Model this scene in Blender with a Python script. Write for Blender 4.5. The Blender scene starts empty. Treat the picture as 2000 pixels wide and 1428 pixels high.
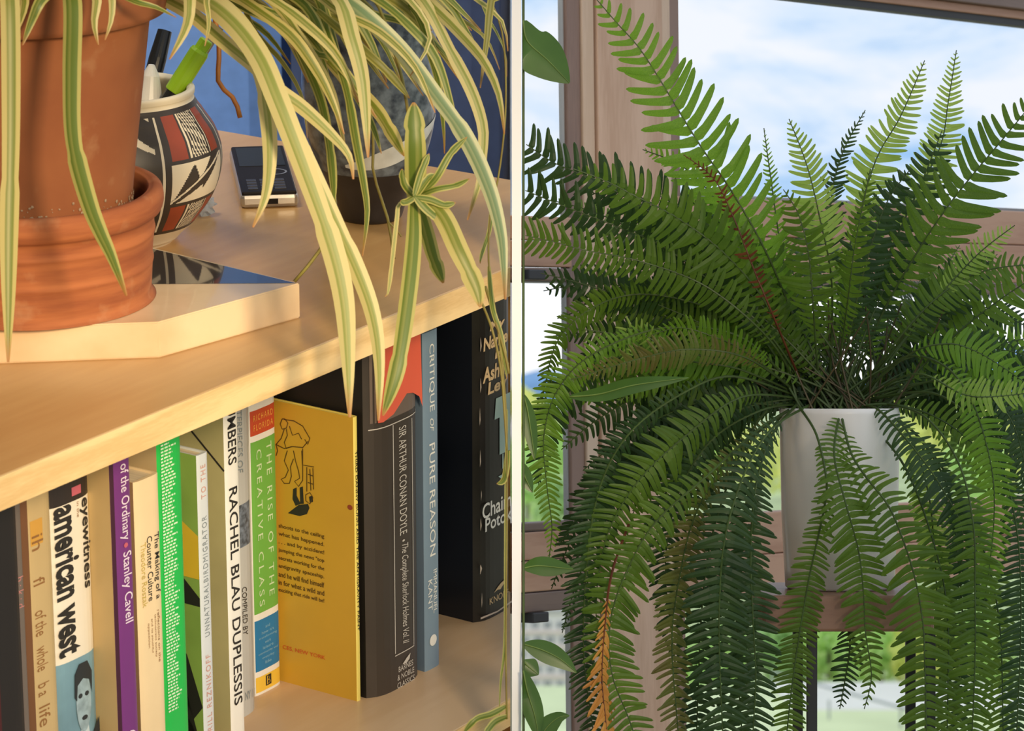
import bpy, bmesh, math, random
import numpy as np
from mathutils import Vector, Matrix

# ------------------------------------------------------------------ camera, world, lights, exposure
scene = bpy.context.scene
col = scene.collection
R = math.radians
FPX = 7000.0                                   # focal length in pixels of the 2000 x 1428 frame
TH = R(17.6)                                   # the camera looks down at the shelf
CAM = np.array([0.0, 0.0, 1.56])
FW = np.array([0.0, math.cos(TH), -math.sin(TH)])
UP = np.array([0.0, math.sin(TH), math.cos(TH)])
RX = np.array([1.0, 0.0, 0.0])
cam_data = bpy.data.cameras.new('camera')
cam_data.sensor_width = 36.0
cam_data.lens = 36.0 * FPX / 2000.0
cam_data.clip_end = 9000.0
cam_data.clip_start = 0.05
cam_data.dof.use_dof = True
cam_data.dof.focus_distance = 2.46
cam_data.dof.aperture_fstop = cam_data.lens / 1000.0 / 0.0048
cam = bpy.data.objects.new('camera', cam_data)
cam.location = CAM
cam.rotation_euler = (math.pi / 2 - TH, 0, 0)
col.objects.link(cam)
scene.camera = cam

scene.view_settings.view_transform = 'Standard'
scene.view_settings.look = 'None'
scene.view_settings.gamma = 1.0
scene.view_settings.use_curve_mapping = False
scene.view_settings.exposure = 0.0
scene.cycles.max_bounces = 8
scene.cycles.transparent_max_bounces = 16

world = bpy.data.worlds.new('sky')
scene.world = world
world.use_nodes = True
wt = world.node_tree
wt.nodes.clear()
def wn(t, **k):
    n = wt.nodes.new(t)
    for a, b in k.items():
        setattr(n, a, b)
    return n
w_out = wn('ShaderNodeOutputWorld')
w_bg = wn('ShaderNodeBackground')
w_bg.inputs['Strength'].default_value = 0.96
w_tc = wn('ShaderNodeTexCoord')
w_map = wn('ShaderNodeMapping')
w_map.vector_type = 'POINT'
w_map.inputs['Rotation'].default_value = (TH, 0, 0)     # level horizon of the window bay
wt.links.new(w_tc.outputs['Generated'], w_map.inputs['Vector'])
w_sep = wn('ShaderNodeSeparateXYZ')
wt.links.new(w_map.outputs['Vector'], w_sep.inputs[0])
w_str = wn('ShaderNodeMapping')
w_str.inputs['Scale'].default_value = (16, 16, 42)
w_str.inputs['Rotation'].default_value = (0, 0.35, 0)
w_str.inputs['Location'].default_value = (3.3, 0.4, 7.3)
wt.links.new(w_map.outputs['Vector'], w_str.inputs['Vector'])
w_noise = wn('ShaderNodeTexNoise')
w_noise.inputs['Scale'].default_value = 1.0
w_noise.inputs['Detail'].default_value = 7.0
w_noise.inputs['Roughness'].default_value = 0.58
w_noise.inputs['Distortion'].default_value = 0.4
wt.links.new(w_str.outputs['Vector'], w_noise.inputs['Vector'])
w_ramp = wn('ShaderNodeValToRGB')
w_ramp.color_ramp.elements[0].position = 0.30
w_ramp.color_ramp.elements[0].color = (0.36, 0.62, 1.0, 1)
w_ramp.color_ramp.elements[1].position = 0.56
w_ramp.color_ramp.elements[1].color = (0.97, 1.0, 1.08, 1)
e = w_ramp.color_ramp.elements.new(0.43); e.color = (0.74, 0.88, 1.08, 1)
wt.links.new(w_noise.outputs['Fac'], w_ramp.inputs['Fac'])
w_hz = wn('ShaderNodeMapRange')                        # bright white band of haze near the horizon
w_hz.inputs['From Min'].default_value = 0.014
w_hz.inputs['From Max'].default_value = 0.052
wt.links.new(w_sep.outputs['Z'], w_hz.inputs['Value'])
w_mix = wn('ShaderNodeMix', data_type='RGBA')
w_mix.inputs['A'].default_value = (1.16, 1.16, 1.18, 1)
wt.links.new(w_hz.outputs['Result'], w_mix.inputs['Factor'])
wt.links.new(w_ramp.outputs['Color'], w_mix.inputs['B'])
w_lo = wn('ShaderNodeMapRange')
w_lo.inputs['From Min'].default_value = -0.06
w_lo.inputs['From Max'].default_value = -0.01
wt.links.new(w_sep.outputs['Z'], w_lo.inputs['Value'])
w_mix2 = wn('ShaderNodeMix', data_type='RGBA')
w_mix2.inputs['A'].default_value = (0.30, 0.30, 0.22, 1)
wt.links.new(w_lo.outputs['Result'], w_mix2.inputs['Factor'])
wt.links.new(w_mix.outputs['Result'], w_mix2.inputs['B'])
wt.links.new(w_mix2.outputs['Result'], w_bg.inputs['Color'])
wt.links.new(w_bg.outputs[0], w_out.inputs[0])

def area_light(name, loc, target, size, power, color, spread=180):
    d = bpy.data.lights.new(name, 'AREA')
    d.energy = power; d.size = size; d.color = color; d.spread = R(spread)
    o = bpy.data.objects.new(name, d)
    o.location = loc
    o.rotation_euler = (Vector(target) - Vector(loc)).to_track_quat('-Z', 'Y').to_euler()
    col.objects.link(o)
    return o
area_light('assumed_warm_light', (0.62, 0.20, 1.78), (-0.30, 2.30, 0.82), 0.32, 1.4, (1.0, 0.79, 0.52), 24)  # added warm key lamp, assumed out of view, narrow beam aimed at the bookcase
area_light('sofa_fill_light', (-0.9, 2.75, 2.8), (-0.25, 3.9, 0.5), 0.7, 22.0, (1.0, 0.93, 0.84), 80)  # fill lamp added overhead to brighten the sofa

# ------------------------------------------------------------------ geometry of the view
def ray(px, py):
    return FW + RX * (px - 1000.0) / FPX + UP * (714.0 - py) / FPX
def at(px, py, k):                              # the point seen at a pixel, k metres in front of the camera
    return CAM + k * ray(px, py)
def on_z(px, py, z):
    r = ray(px, py)
    return CAM + r * ((z - CAM[2]) / r[2])
ZS, ZL = 0.90, 0.5886                           # top of the bookcase, top of its lower shelf
PHI = R(56.1)
D1 = np.array([math.cos(PHI), math.sin(PHI), 0.0])
D2 = np.array([-math.sin(PHI), math.cos(PHI), 0.0])
P0 = on_z(1000, 521, ZS)
def W(s, t, z):
    p = P0 + D1 * s + D2 * t
    return np.array([p[0], p[1], z])
def on_front(px, py, t):                        # (s, z) on the vertical plane t behind the shelf's front edge
    r = ray(px, py)
    k = (t - (CAM - P0) @ D2) / (r @ D2)
    p = CAM + k * r
    return float((p - P0) @ D1), float(p[2])
def st(px, py, z):
    p = on_z(px, py, z) - P0
    return float(p @ D1), float(p @ D2)

# ------------------------------------------------------------------ materials
MATS = {}
def mat(name, color, rough=0.5, spec=0.5, metal=0.0, coat=0.0, vary=0.0, scale=30.0, stretch=(1, 1, 1), bump=0.0, color2=None, detail=4.0, bscale=None):
    if name in MATS:
        return MATS[name]
    m = bpy.data.materials.new(name); m.use_nodes = True
    nt = m.node_tree; b = nt.nodes['Principled BSDF']
    b.inputs['Base Color'].default_value = (*color, 1)
    b.inputs['Roughness'].default_value = rough
    b.inputs['Metallic'].default_value = metal
    b.inputs['Specular IOR Level'].default_value = spec
    b.inputs['Coat Weight'].default_value = coat
    tc = nt.nodes.new('ShaderNodeTexCoord')
    mp = nt.nodes.new('ShaderNodeMapping'); mp.inputs['Scale'].default_value = stretch
    nt.links.new(tc.outputs['Object'], mp.inputs['Vector'])
    nz = nt.nodes.new('ShaderNodeTexNoise'); nz.inputs['Scale'].default_value = scale
    nz.inputs['Detail'].default_value = detail
    nt.links.new(mp.outputs['Vector'], nz.inputs['Vector'])
    if color2 is None:
        color2 = tuple(max(0.0, c * (1.0 - vary)) for c in color)
    rp = nt.nodes.new('ShaderNodeValToRGB')
    rp.color_ramp.elements[0].position = 0.35; rp.color_ramp.elements[0].color = (*color2, 1)
    rp.color_ramp.elements[1].position = 0.65; rp.color_ramp.elements[1].color = (*color, 1)
    nt.links.new(nz.outputs['Fac'], rp.inputs['Fac'])
    nt.links.new(rp.outputs['Color'], b.inputs['Base Color'])
    if bump:
        bp = nt.nodes.new('ShaderNodeBump'); bp.inputs['Strength'].default_value = bump
        bp.inputs['Distance'].default_value = 0.002
        src = nz
        if bscale:
            src = nt.nodes.new('ShaderNodeTexNoise'); src.inputs['Scale'].default_value = bscale
            nt.links.new(mp.outputs['Vector'], src.inputs['Vector'])
        nt.links.new(src.outputs['Fac'], bp.inputs['Height'])
        nt.links.new(bp.outputs['Normal'], b.inputs['Normal'])
    MATS[name] = m
    return m

def leaf_mat(name, c1, c2, trans=0.45, scale=60.0, rough=0.45):
    if name in MATS:
        return MATS[name]
    m = bpy.data.materials.new(name); m.use_nodes = True
    nt = m.node_tree; nt.nodes.clear()
    out = nt.nodes.new('ShaderNodeOutputMaterial')
    tc = nt.nodes.new('ShaderNodeTexCoord')
    nz = nt.nodes.new('ShaderNodeTexNoise'); nz.inputs['Scale'].default_value = scale; nz.inputs['Detail'].default_value = 3
    nt.links.new(tc.outputs['Object'], nz.inputs['Vector'])
    rp = nt.nodes.new('ShaderNodeValToRGB')
    rp.color_ramp.elements[0].position = 0.3; rp.color_ramp.elements[0].color = (*c2, 1)
    rp.color_ramp.elements[1].position = 0.7; rp.color_ramp.elements[1].color = (*c1, 1)
    nt.links.new(nz.outputs['Fac'], rp.inputs['Fac'])
    b = nt.nodes.new('ShaderNodeBsdfPrincipled'); b.inputs['Roughness'].default_value = rough
    b.inputs['Specular IOR Level'].default_value = 0.3
    nt.links.new(rp.outputs['Color'], b.inputs['Base Color'])
    hs = nt.nodes.new('ShaderNodeHueSaturation'); hs.inputs['Value'].default_value = 2.1; hs.inputs['Hue'].default_value = 0.49
    nt.links.new(rp.outputs['Color'], hs.inputs['Color'])
    t = nt.nodes.new('ShaderNodeBsdfTranslucent')
    nt.links.new(hs.outputs['Color'], t.inputs['Color'])
    mx = nt.nodes.new('ShaderNodeMixShader'); mx.inputs['Fac'].default_value = trans
    nt.links.new(b.outputs[0], mx.inputs[1]); nt.links.new(t.outputs[0], mx.inputs[2])
    nt.links.new(mx.outputs[0], out.inputs[0])
    MATS[name] = m
    return m

def strap_mat(name, edge, mid, tip, half=0.30, trans=0.35):
    """Strap leaf: cream margins, green middle (across, U), brown withered tip (along, V)."""
    m = bpy.data.materials.new(name); m.use_nodes = True
    nt = m.node_tree; nt.nodes.clear(); L = nt.links.new
    out = nt.nodes.new('ShaderNodeOutputMaterial')
    uv = nt.nodes.new('ShaderNodeUVMap')
    sp = nt.nodes.new('ShaderNodeSeparateXYZ'); L(uv.outputs[0], sp.inputs[0])
    mp = nt.nodes.new('ShaderNodeMapping'); mp.inputs['Scale'].default_value = (9, 0.8, 1); L(uv.outputs[0], mp.inputs[0])
    nz = nt.nodes.new('ShaderNodeTexNoise'); nz.inputs['Scale'].default_value = 3.0; L(mp.outputs[0], nz.inputs['Vector'])
    ad = nt.nodes.new('ShaderNodeMath'); ad.operation = 'MULTIPLY_ADD'; ad.inputs[1].default_value = 0.16; L(nz.outputs['Fac'], ad.inputs[0]); L(sp.outputs['X'], ad.inputs[2])
    rp = nt.nodes.new('ShaderNodeValToRGB')
    E_ = rp.color_ramp.elements
    E_[0].position = 0.08 + 0.5 - half - 0.07; E_[0].color = (*edge, 1)
    E_[1].position = 0.08 + 0.5 + half + 0.07; E_[1].color = (*edge, 1)
    lite = tuple(0.6 * a + 0.4 * b for a, b in zip(mid, edge))
    for p, c in ((0.58 - half, mid), (0.55, lite), (0.61, mid), (0.58 + half, mid)):
        q = E_.new(p); q.color = (*c, 1)
    L(ad.outputs[0], rp.inputs['Fac'])
    tr = nt.nodes.new('ShaderNodeMapRange'); tr.inputs['From Min'].default_value = 0.955; tr.inputs['From Max'].default_value = 1.0
    L(sp.outputs['Y'], tr.inputs['Value'])
    mx0 = nt.nodes.new('ShaderNodeMix'); mx0.data_type = 'RGBA'; mx0.inputs['B'].default_value = (*tip, 1)
    L(tr.outputs[0], mx0.inputs['Factor']); L(rp.outputs['Color'], mx0.inputs['A'])
    b = nt.nodes.new('ShaderNodeBsdfPrincipled'); b.inputs['Roughness'].default_value = 0.45; L(mx0.outputs['Result'], b.inputs['Base Color'])
    t = nt.nodes.new('ShaderNodeBsdfTranslucent'); L(mx0.outputs['Result'], t.inputs['Color'])
    mx = nt.nodes.new('ShaderNodeMixShader'); mx.inputs['Fac'].default_value = trans
    L(b.outputs[0], mx.inputs[1]); L(t.outputs[0], mx.inputs[2]); L(mx.outputs[0], out.inputs[0])
    return m

def wood_mat(name, c1, c2, along, scale=6.0, rough=0.35, coat=0.2, freq=9.0):
    """Flat-sawn wood: long grain along one object axis."""
    if name in MATS:
        return MATS[name]
    m = bpy.data.materials.new(name); m.use_nodes = True
    nt = m.node_tree; b = nt.nodes['Principled BSDF']; L = nt.links.new
    tc = nt.nodes.new('ShaderNodeTexCoord')
    mp = nt.nodes.new('ShaderNodeMapping')
    sc = [1.0, 1.0, 1.0]; sc[along] = 0.12
    mp.inputs['Scale'].default_value = sc
    L(tc.outputs['Object'], mp.inputs[0])
    nz = nt.nodes.new('ShaderNodeTexNoise'); nz.inputs['Scale'].default_value = scale; nz.inputs['Detail'].default_value = 2; L(mp.outputs[0], nz.inputs['Vector'])
    ml = nt.nodes.new('ShaderNodeMath'); ml.operation = 'MULTIPLY'; ml.inputs[1].default_value = freq; L(nz.outputs['Fac'], ml.inputs[0])
    fr = nt.nodes.new('ShaderNodeMath'); fr.operation = 'PINGPONG'; fr.inputs[1].default_value = 0.5; L(ml.outputs[0], fr.inputs[0])
    fine = nt.nodes.new('ShaderNodeTexNoise'); fine.inputs['Scale'].default_value = scale * 40; fine.inputs['Detail'].default_value = 3; L(mp.outputs[0], fine.inputs['Vector'])
    ad = nt.nodes.new('ShaderNodeMath'); ad.operation = 'MULTIPLY_ADD'; ad.inputs[1].default_value = 0.5; L(fine.outputs['Fac'], ad.inputs[0]); L(fr.outputs[0], ad.inputs[2])
    rp = nt.nodes.new('ShaderNodeValToRGB')
    rp.color_ramp.elements[0].position = 0.25; rp.color_ramp.elements[0].color = (*c2, 1)
    rp.color_ramp.elements[1].position = 0.6; rp.color_ramp.elements[1].color = (*c1, 1)
    L(ad.outputs[0], rp.inputs['Fac']); L(rp.outputs['Color'], b.inputs['Base Color'])
    b.inputs['Roughness'].default_value = rough; b.inputs['Coat Weight'].default_value = coat
    b.inputs['Coat Roughness'].default_value = 0.25
    MATS[name] = m
    return m

def glass_mat():
    m = bpy.data.materials.new('window_glass'); m.use_nodes = True
    nt = m.node_tree; nt.nodes.clear(); L = nt.links.new
    out = nt.nodes.new('ShaderNodeOutputMaterial')
    tr = nt.nodes.new('ShaderNodeBsdfTransparent'); tr.inputs[0].default_value = (0.99, 0.995, 0.99, 1)
    gl = nt.nodes.new('ShaderNodeBsdfGlossy'); gl.inputs['Roughness'].default_value = 0.02
    lw = nt.nodes.new('ShaderNodeLayerWeight'); lw.inputs['Blend'].default_value = 0.5
    pw = nt.nodes.new('ShaderNodeMath'); pw.operation = 'POWER'; pw.inputs[1].default_value = 5.0; L(lw.outputs['Facing'], pw.inputs[0])
    fz = nt.nodes.new('ShaderNodeMath'); fz.operation = 'MULTIPLY_ADD'; fz.inputs[1].default_value = 0.5; fz.inputs[2].default_value = 0.02; L(pw.outputs[0], fz.inputs[0])
    mx = nt.nodes.new('ShaderNodeMixShader'); L(fz.outputs[0], mx.inputs[0]); L(tr.outputs[0], mx.inputs[1]); L(gl.outputs[0], mx.inputs[2])
    L(mx.outputs[0], out.inputs[0])
    return m

# ------------------------------------------------------------------ object helpers
def tag(o, label=None, cat=None, group=None, kind=None):
    if label: o['label'] = label
    if cat: o['category'] = cat
    if group: o['group'] = group
    if kind: o['kind'] = kind
    return o
def empty(name, loc=(0, 0, 0), rotz=0.0, rot=None):
    o = bpy.data.objects.new(name, None)
    o.location = loc; o.empty_display_size = 0.02
    o.rotation_euler = rot if rot is not None else (0, 0, rotz)
    col.objects.link(o)
    return o
def link(name, me, m, parent=None, loc=None):
    o = bpy.data.objects.new(name, me)
    if m is not None:
        for x in (m if isinstance(m, (list, tuple)) else [m]):
            me.materials.append(x)
    col.objects.link(o)
    if parent is not None: o.parent = parent
    if loc is not None: o.location = loc
    return o
def mesh(name, verts, faces, m=None, parent=None, loc=None, smooth=False):
    """Vertices are given in the parent's space, or in the world, then loc becomes the origin."""
    me = bpy.data.meshes.new(name)
    v = np.asarray(verts, float).reshape(-1, 3)
    if loc is not None: v = v - np.asarray(loc, float)
    me.from_pydata(v.tolist(), [], [tuple(int(i) for i in f) for f in faces])
    me.update()
    if smooth:
        me.polygons.foreach_set('use_smooth', [True] * len(me.polygons))
    return link(name, me, m, parent, loc)
def bm_obj(name, bm, m, parent=None, smooth=False):
    me = bpy.data.meshes.new(name)
    bmesh.ops.recalc_face_normals(bm, faces=bm.faces)
    bm.to_mesh(me); bm.free()
    if smooth:
        me.polygons.foreach_set('use_smooth', [True] * len(me.polygons))
    return link(name, me, m, parent)
def box_bm(x0, x1, y0, y1, z0, z1, bevel=0.0, seg=2):
    bm = bmesh.new()
    v = [bm.verts.new((x, y, z)) for z in (z0, z1) for y in (y0, y1) for x in (x0, x1)]
    for f in ((0, 2, 3, 1), (4, 5, 7, 6), (0, 1, 5, 4), (2, 6, 7, 3), (0, 4, 6, 2), (1, 3, 7, 5)):
        bm.faces.new([v[i] for i in f])
    if bevel:
        bmesh.ops.bevel(bm, geom=bm.edges[:], offset=bevel, segments=seg, affect='EDGES', profile=0.5)
    return bm
def box(name, x0, x1, y0, y1, z0, z1, m, parent=None, bevel=0.0):
    return bm_obj(name, box_bm(x0, x1, y0, y1, z0, z1, bevel), m, parent)
def lathe(profile, n=64, a0=0.0):
    """profile [(r, z)] -> verts, quads"""
    V, Fc = [], []
    for r, z in profile:
        for i in range(n):
            a = a0 + 2 * math.pi * i / n
            V.append((r * math.cos(a), r * math.sin(a), z))
    for j in range(len(profile) - 1):
        for i in range(n):
            k = (i + 1) % n
            Fc.append((j * n + i, j * n + k, (j + 1) * n + k, (j + 1) * n + i))
    return V, Fc
def smooth_profile(pts, n=6):
    out = []
    P = [np.array(p, float) for p in pts]
    for i in range(len(P) - 1):
        a, b, c, d = P[max(i - 1, 0)], P[i], P[i + 1], P[min(i + 2, len(P) - 1)]
        for k in range(n):
            out.append(tuple(catmull(a, b, c, d, k / n)))
    out.append(tuple(P[-1]))
    return out
def catmull(a, b, c, d, t):
    return 0.5 * (2 * b + (c - a) * t + (2 * a - 5 * b + 4 * c - d) * t * t + (3 * b - a - 3 * c + d) * t ** 3)
def spline(P, n):
    P = [np.array(p, float) for p in P]
    seg = [np.linalg.norm(P[i + 1] - P[i]) for i in range(len(P) - 1)]
    fine = []
    for i in range(len(P) - 1):
        a, b, c, d = P[max(i - 1, 0)], P[i], P[i + 1], P[min(i + 2, len(P) - 1)]
        for k in range(12):
            fine.append(catmull(a, b, c, d, k / 12))
    fine.append(P[-1]); fine = np.array(fine)
    L = np.concatenate([[0], np.cumsum(np.linalg.norm(np.diff(fine, axis=0), axis=1))])
    u = np.linspace(0, L[-1], n)
    return np.stack([np.interp(u, L, fine[:, i]) for i in range(3)], 1), L[-1]
def tube(pts, radii, n=6):
    pts = np.asarray(pts, float); V, Fc = [], []
    if np.isscalar(radii): radii = [radii] * len(pts)
    T = np.gradient(pts, axis=0); T /= np.linalg.norm(T, axis=1)[:, None] + 1e-12
    ref = np.array([0.3, -0.8, 0.52]); ref /= np.linalg.norm(ref)
    for p, t, r in zip(pts, T, radii):
        a = np.cross(t, ref); a /= np.linalg.norm(a) + 1e-9; b = np.cross(t, a)
        for i in range(n):
            w = 2 * math.pi * i / n
            V.append(p + r * (math.cos(w) * a + math.sin(w) * b))
    for j in range(len(pts) - 1):
        for i in range(n):
            k = (i + 1) % n
            Fc.append((j * n + i, j * n + k, (j + 1) * n + k, (j + 1) * n + i))
    Fc.append(tuple(range(n))[::-1]); Fc.append(tuple((len(pts) - 1) * n + i for i in range(n)))
    return V, Fc
def text_mesh(body, bold=0.0, shear=0.0, align='LEFT', spacing=1.0):
    """Lettering as a flat mesh, scaled to unit width and unit height."""
    cu = bpy.data.curves.new('lettering', 'FONT')
    cu.body = body; cu.size = 1.0; cu.shear = shear; cu.offset = bold; cu.resolution_u = 3
    cu.align_x = align; cu.space_character = spacing
    o = bpy.data.objects.new('lettering', cu); col.objects.link(o)
    dg = bpy.context.evaluated_depsgraph_get()
    me = bpy.data.meshes.new_from_object(o.evaluated_get(dg))
    bpy.data.objects.remove(o); bpy.data.curves.remove(cu)
    me.materials.clear()
    v = np.empty(len(me.vertices) * 3); me.vertices.foreach_get('co', v); v = v.reshape(-1, 3)
    v[:, :2] -= v[:, :2].min(axis=0); v[:, :2] /= np.maximum(v[:, :2].max(axis=0), 1e-6)
    return me, v
def lettering(name, body, m, parent, org, ux, uy, w, h, bold=0.0, shear=0.0, align='LEFT', spacing=1.0):
    """Text that fills the rectangle org + ux*[0,w] + uy*[0,h] in the parent's space."""
    me, v = text_mesh(body, bold, shear, align, spacing)
    org, ux, uy = (np.asarray(a, float) for a in (org, ux, uy))
    p = org + v[:, :1] * w * ux + v[:, 1:2] * h * uy
    me.vertices.foreach_set('co', p.ravel()); me.update()
    me.name = name
    return link(name, me, m, parent)

# ------------------------------------------------------------------ the setting
M_plaster = mat('warm_plaster', (0.62, 0.52, 0.40), 0.9, vary=0.08, scale=8)
M_floor = wood_mat('floor_boards', (0.26, 0.16, 0.10), (0.18, 0.10, 0.06), 0, 4.0, 0.5)
M_white = mat('white_paint', (0.94, 0.94, 0.94), 0.6, vary=0.015, scale=20)
def struct(o):
    o['kind'] = 'structure'; return o
struct(box('floor', -3.2, -0.002, -1.2, 6.4, -0.06, 0.0, M_floor))
struct(box('wall_left', -3.26, -3.2, -1.2, 6.4, 0.0, 2.9, M_plaster))
struct(box('wall_back', -3.2, -0.03, 6.34, 6.4, 0.0, 2.9, M_plaster))
struct(box('ceiling', -3.26, -0.03, 0.4, 6.4, 2.9, 2.96, M_plaster))
# white partition added on the border line between bookcase view and bay view
def partition():
    Y0 = 2.68
    t = 0.0060
    pts = []
    for k, h0, h1 in ((Y0, -0.30, 0.34), (6.65, -0.9, 0.9)):
        a = CAM + FW * k
        pts.append((a + UP * h0, a + UP * h1))
    (b0, t0), (b1, t1) = pts
    V = [(x, p[1], p[2]) for x in (0.0, t) for p in (b0, t0, t1, b1)]
    Fc = [(0, 1, 2, 3), (7, 6, 5, 4), (0, 4, 5, 1), (1, 5, 6, 2), (2, 6, 7, 3), (3, 7, 4, 0)]
    return struct(mesh('added_partition', V, Fc, M_white))
partition()
def border_post():                                 # white border between the two views, added as a slim post
    k0, k1, t = 2.37, 2.378, 18.0 / FPX * 2.37
    V = [CAM + FW * k + UP * h + RX * x for x in (0.0, t) for k in (k0, k1) for h in (-0.32, 0.36)]
    Fc = [(0, 1, 3, 2), (4, 6, 7, 5), (0, 4, 5, 1), (2, 3, 7, 6), (0, 2, 6, 4), (1, 5, 7, 3)]
    return struct(mesh('border_strip', V, Fc, M_white))
border_post()['label'] = 'added slim white post on the border between the two views'

# ------------------------------------------------------------------ bookcase
M_birch = wood_mat('birch_ply', (0.56, 0.325, 0.115), (0.48, 0.26, 0.085), 0, 3.0, 0.34, 0.35, 5.0)
M_edge = wood_mat('ply_edge', (0.82, 0.58, 0.27), (0.68, 0.44, 0.18), 0, 18.0, 0.5, 0.05, 6.0)
M_shelf = wood_mat('birch_shelf', (0.66, 0.46, 0.27), (0.58, 0.38, 0.205), 0, 3.0, 0.4, 0.2, 5.0)
M_shade = wood_mat('birch_back', (0.50, 0.36, 0.17), (0.43, 0.30, 0.14), 2, 4.0, 0.5, 0.1, 4.0)
case = empty('bookcase', (P0[0], P0[1], 0.0), PHI)
tag(case, 'low birch plywood bookcase with an open shelf of books and plant pots on top', 'bookcase')
S_END = 0.19
def clip_right(bm, root_s=0.0, lim=-0.0012):
    """Cut whatever would pass through the white partition (world x = 0)."""
    co = Vector(((lim - P0[0]) / D1[0], 0, 0)); no = Vector((D1[0], D2[0], 0)).normalized()
    g = bm.verts[:] + bm.edges[:] + bm.faces[:]
    res = bmesh.ops.bisect_plane(bm, geom=g, plane_co=co, plane_no=no, clear_outer=True)
    ed = [x for x in res['geom_cut'] if isinstance(x, bmesh.types.BMEdge)]
    if ed: bmesh.ops.holes_fill(bm, edges=ed)
    return bm
def board(name, s0, s1, t0, t1, z0, z1, m, bevel=0.0008):
    return bm_obj(name, clip_right(box_bm(s0, s1, t0, t1, z0, z1, bevel)), m, case)
board('top_board', -0.95, S_END, 0.0012, 0.50, 0.880, 0.900, M_birch)
board('front_edge', -0.95, S_END, 0.0, 0.0014, 0.8801, 0.8999, M_edge, 0.0)
board('shelf', -0.93, S_END - 0.02, 0.0012, 0.40, ZL - 0.02, ZL, M_shelf)
board('front_edge', -0.93, S_END - 0.02, 0.0, 0.0014, ZL - 0.0199, ZL - 0.0001, M_edge, 0.0)
board('shelf', -0.93, S_END - 0.02, 0.0012, 0.40, 0.26, 0.28, M_birch)
board('shelf', -0.93, S_END - 0.02, 0.0012, 0.40, 0.03, 0.05, M_birch)
board('back_panel', -0.93, S_END - 0.02, 0.318, 0.328, 0.0, 0.88, M_shade)
board('side_panel', -0.95, -0.93, 0.001, 0.41, 0.0, 0.88, M_birch)
board('side_panel', S_END - 0.02, S_END, 0.001, 0.41, 0.0, 0.88, M_birch)

# ------------------------------------------------------------------ books
M_page = mat('book_pages', (0.74, 0.62, 0.42), 0.9, vary=0.2, scale=400, stretch=(1, 0.02, 0.02))
def pm(name, c, rough=0.45, vary=0.07, coat=0.0, scale=25.0):
    return mat('print_' + name, c, rough, 0.4, coat=coat, vary=vary, scale=scale)
INK = pm('ink', (0.025, 0.022, 0.02)); INKW = pm('white_ink', (0.86, 0.84, 0.78)); 
class Book:
    def __init__(self, name, label, s0, s1, t, ztop, depth, m, bulge=0.0015, board_t=0.0012, mat_left=None, lean=0.0, zbase=ZL, over=0.0015):
        self.w = s1 - s0; self.h = ztop - zbase; self.t = t; self.s0 = s0; self.z0 = zbase
        self.root = empty(name, W(s0, t, zbase), PHI)
        if lean: self.root.rotation_euler[1] = lean
        tag(self.root, label, 'book', 'books on the open shelf')
        w, h, d = self.w, self.h, depth
        self.b = bulge
        # cover: spine shell with a gentle bulge plus the two boards, as one U-shaped solid
        n = 10
        outer = [(0, d)] + [(w * i / n, -bulge * (1 - (2 * i / n - 1) ** 4)) for i in range(n + 1)] + [(w, d)]
        bt = board_t
        inner = [(bt, d)] + [(bt + (w - 2 * bt) * i / n, bt) for i in range(n + 1)] + [(w - bt, d)]
        N = len(outer)
        V = [(x, y, z) for z in (0, h) for (x, y) in outer] + [(x, y, z) for z in (0, h) for (x, y) in inner]
        Fc = []
        for i in range(N - 1):
            Fc.append((i, i + 1, N + i + 1, N + i))
            Fc.append((2 * N + i + 1, 2 * N + i, 3 * N + i, 3 * N + i + 1))
            Fc.append((N + i, N + i + 1, 3 * N + i + 1, 3 * N + i))
            Fc.append((i + 1, i, 2 * N + i, 2 * N + i + 1))
        Fc.append((0, N, 3 * N, 2 * N)); Fc.append((N - 1, 2 * N + N - 1, 3 * N + N - 1, 2 * N - 1))
        mm = [m] if mat_left is None else [m, mat_left]
        self.cover = mesh('cover', V, Fc, mm, self.root)
        if mat_left is not None:
            self.cover.data.polygons[0].material_index = 1
            self.cover.data.polygons[-2].material_index = 1
        box('page_block', bt, w - bt, bt + 0.0005, d - 0.002, over, h - over, M_page, self.root)
    def zy(self, px, py):
        return on_front(px, py, self.t)[1] - self.z0
    def panel(self, z0, z1, m, name='printed_panel', x0=0.0, x1=1.0, lift=0.00012):
        n = 10; V = []; Fc = []
        for i in range(n + 1):
            f = x0 + (x1 - x0) * i / n
            y = -self.b * (1 - (2 * f - 1) ** 4) - lift
            V += [(f * self.w, y, z0), (f * self.w, y, z1)]
        for i in range(n): Fc.append((2 * i, 2 * i + 2, 2 * i + 3, 2 * i + 1))
        return mesh(name, V, Fc, m, self.root)
    def title(self, body, z_top, z_bot, x0, x1, m, name='lettering', **k):
        """Runs down the spine; x0..x1 across the spine (fractions) is from letter feet to letter heads."""
        return lettering(name, body, m, self.root, (x0 * self.w, -self.b - 0.0003, z_top), (0, 0, -1), (1, 0, 0), z_top - z_bot, (x1 - x0) * self.w, **k)
    def across(self, body, z_bot, h, x0, x1, m, name='lettering', **k):
        return lettering(name, body, m, self.root, (x0 * self.w, -self.b - 0.0003, z_bot), (1, 0, 0), (0, 0, 1), (x1 - x0) * self.w, h, **k)

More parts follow.
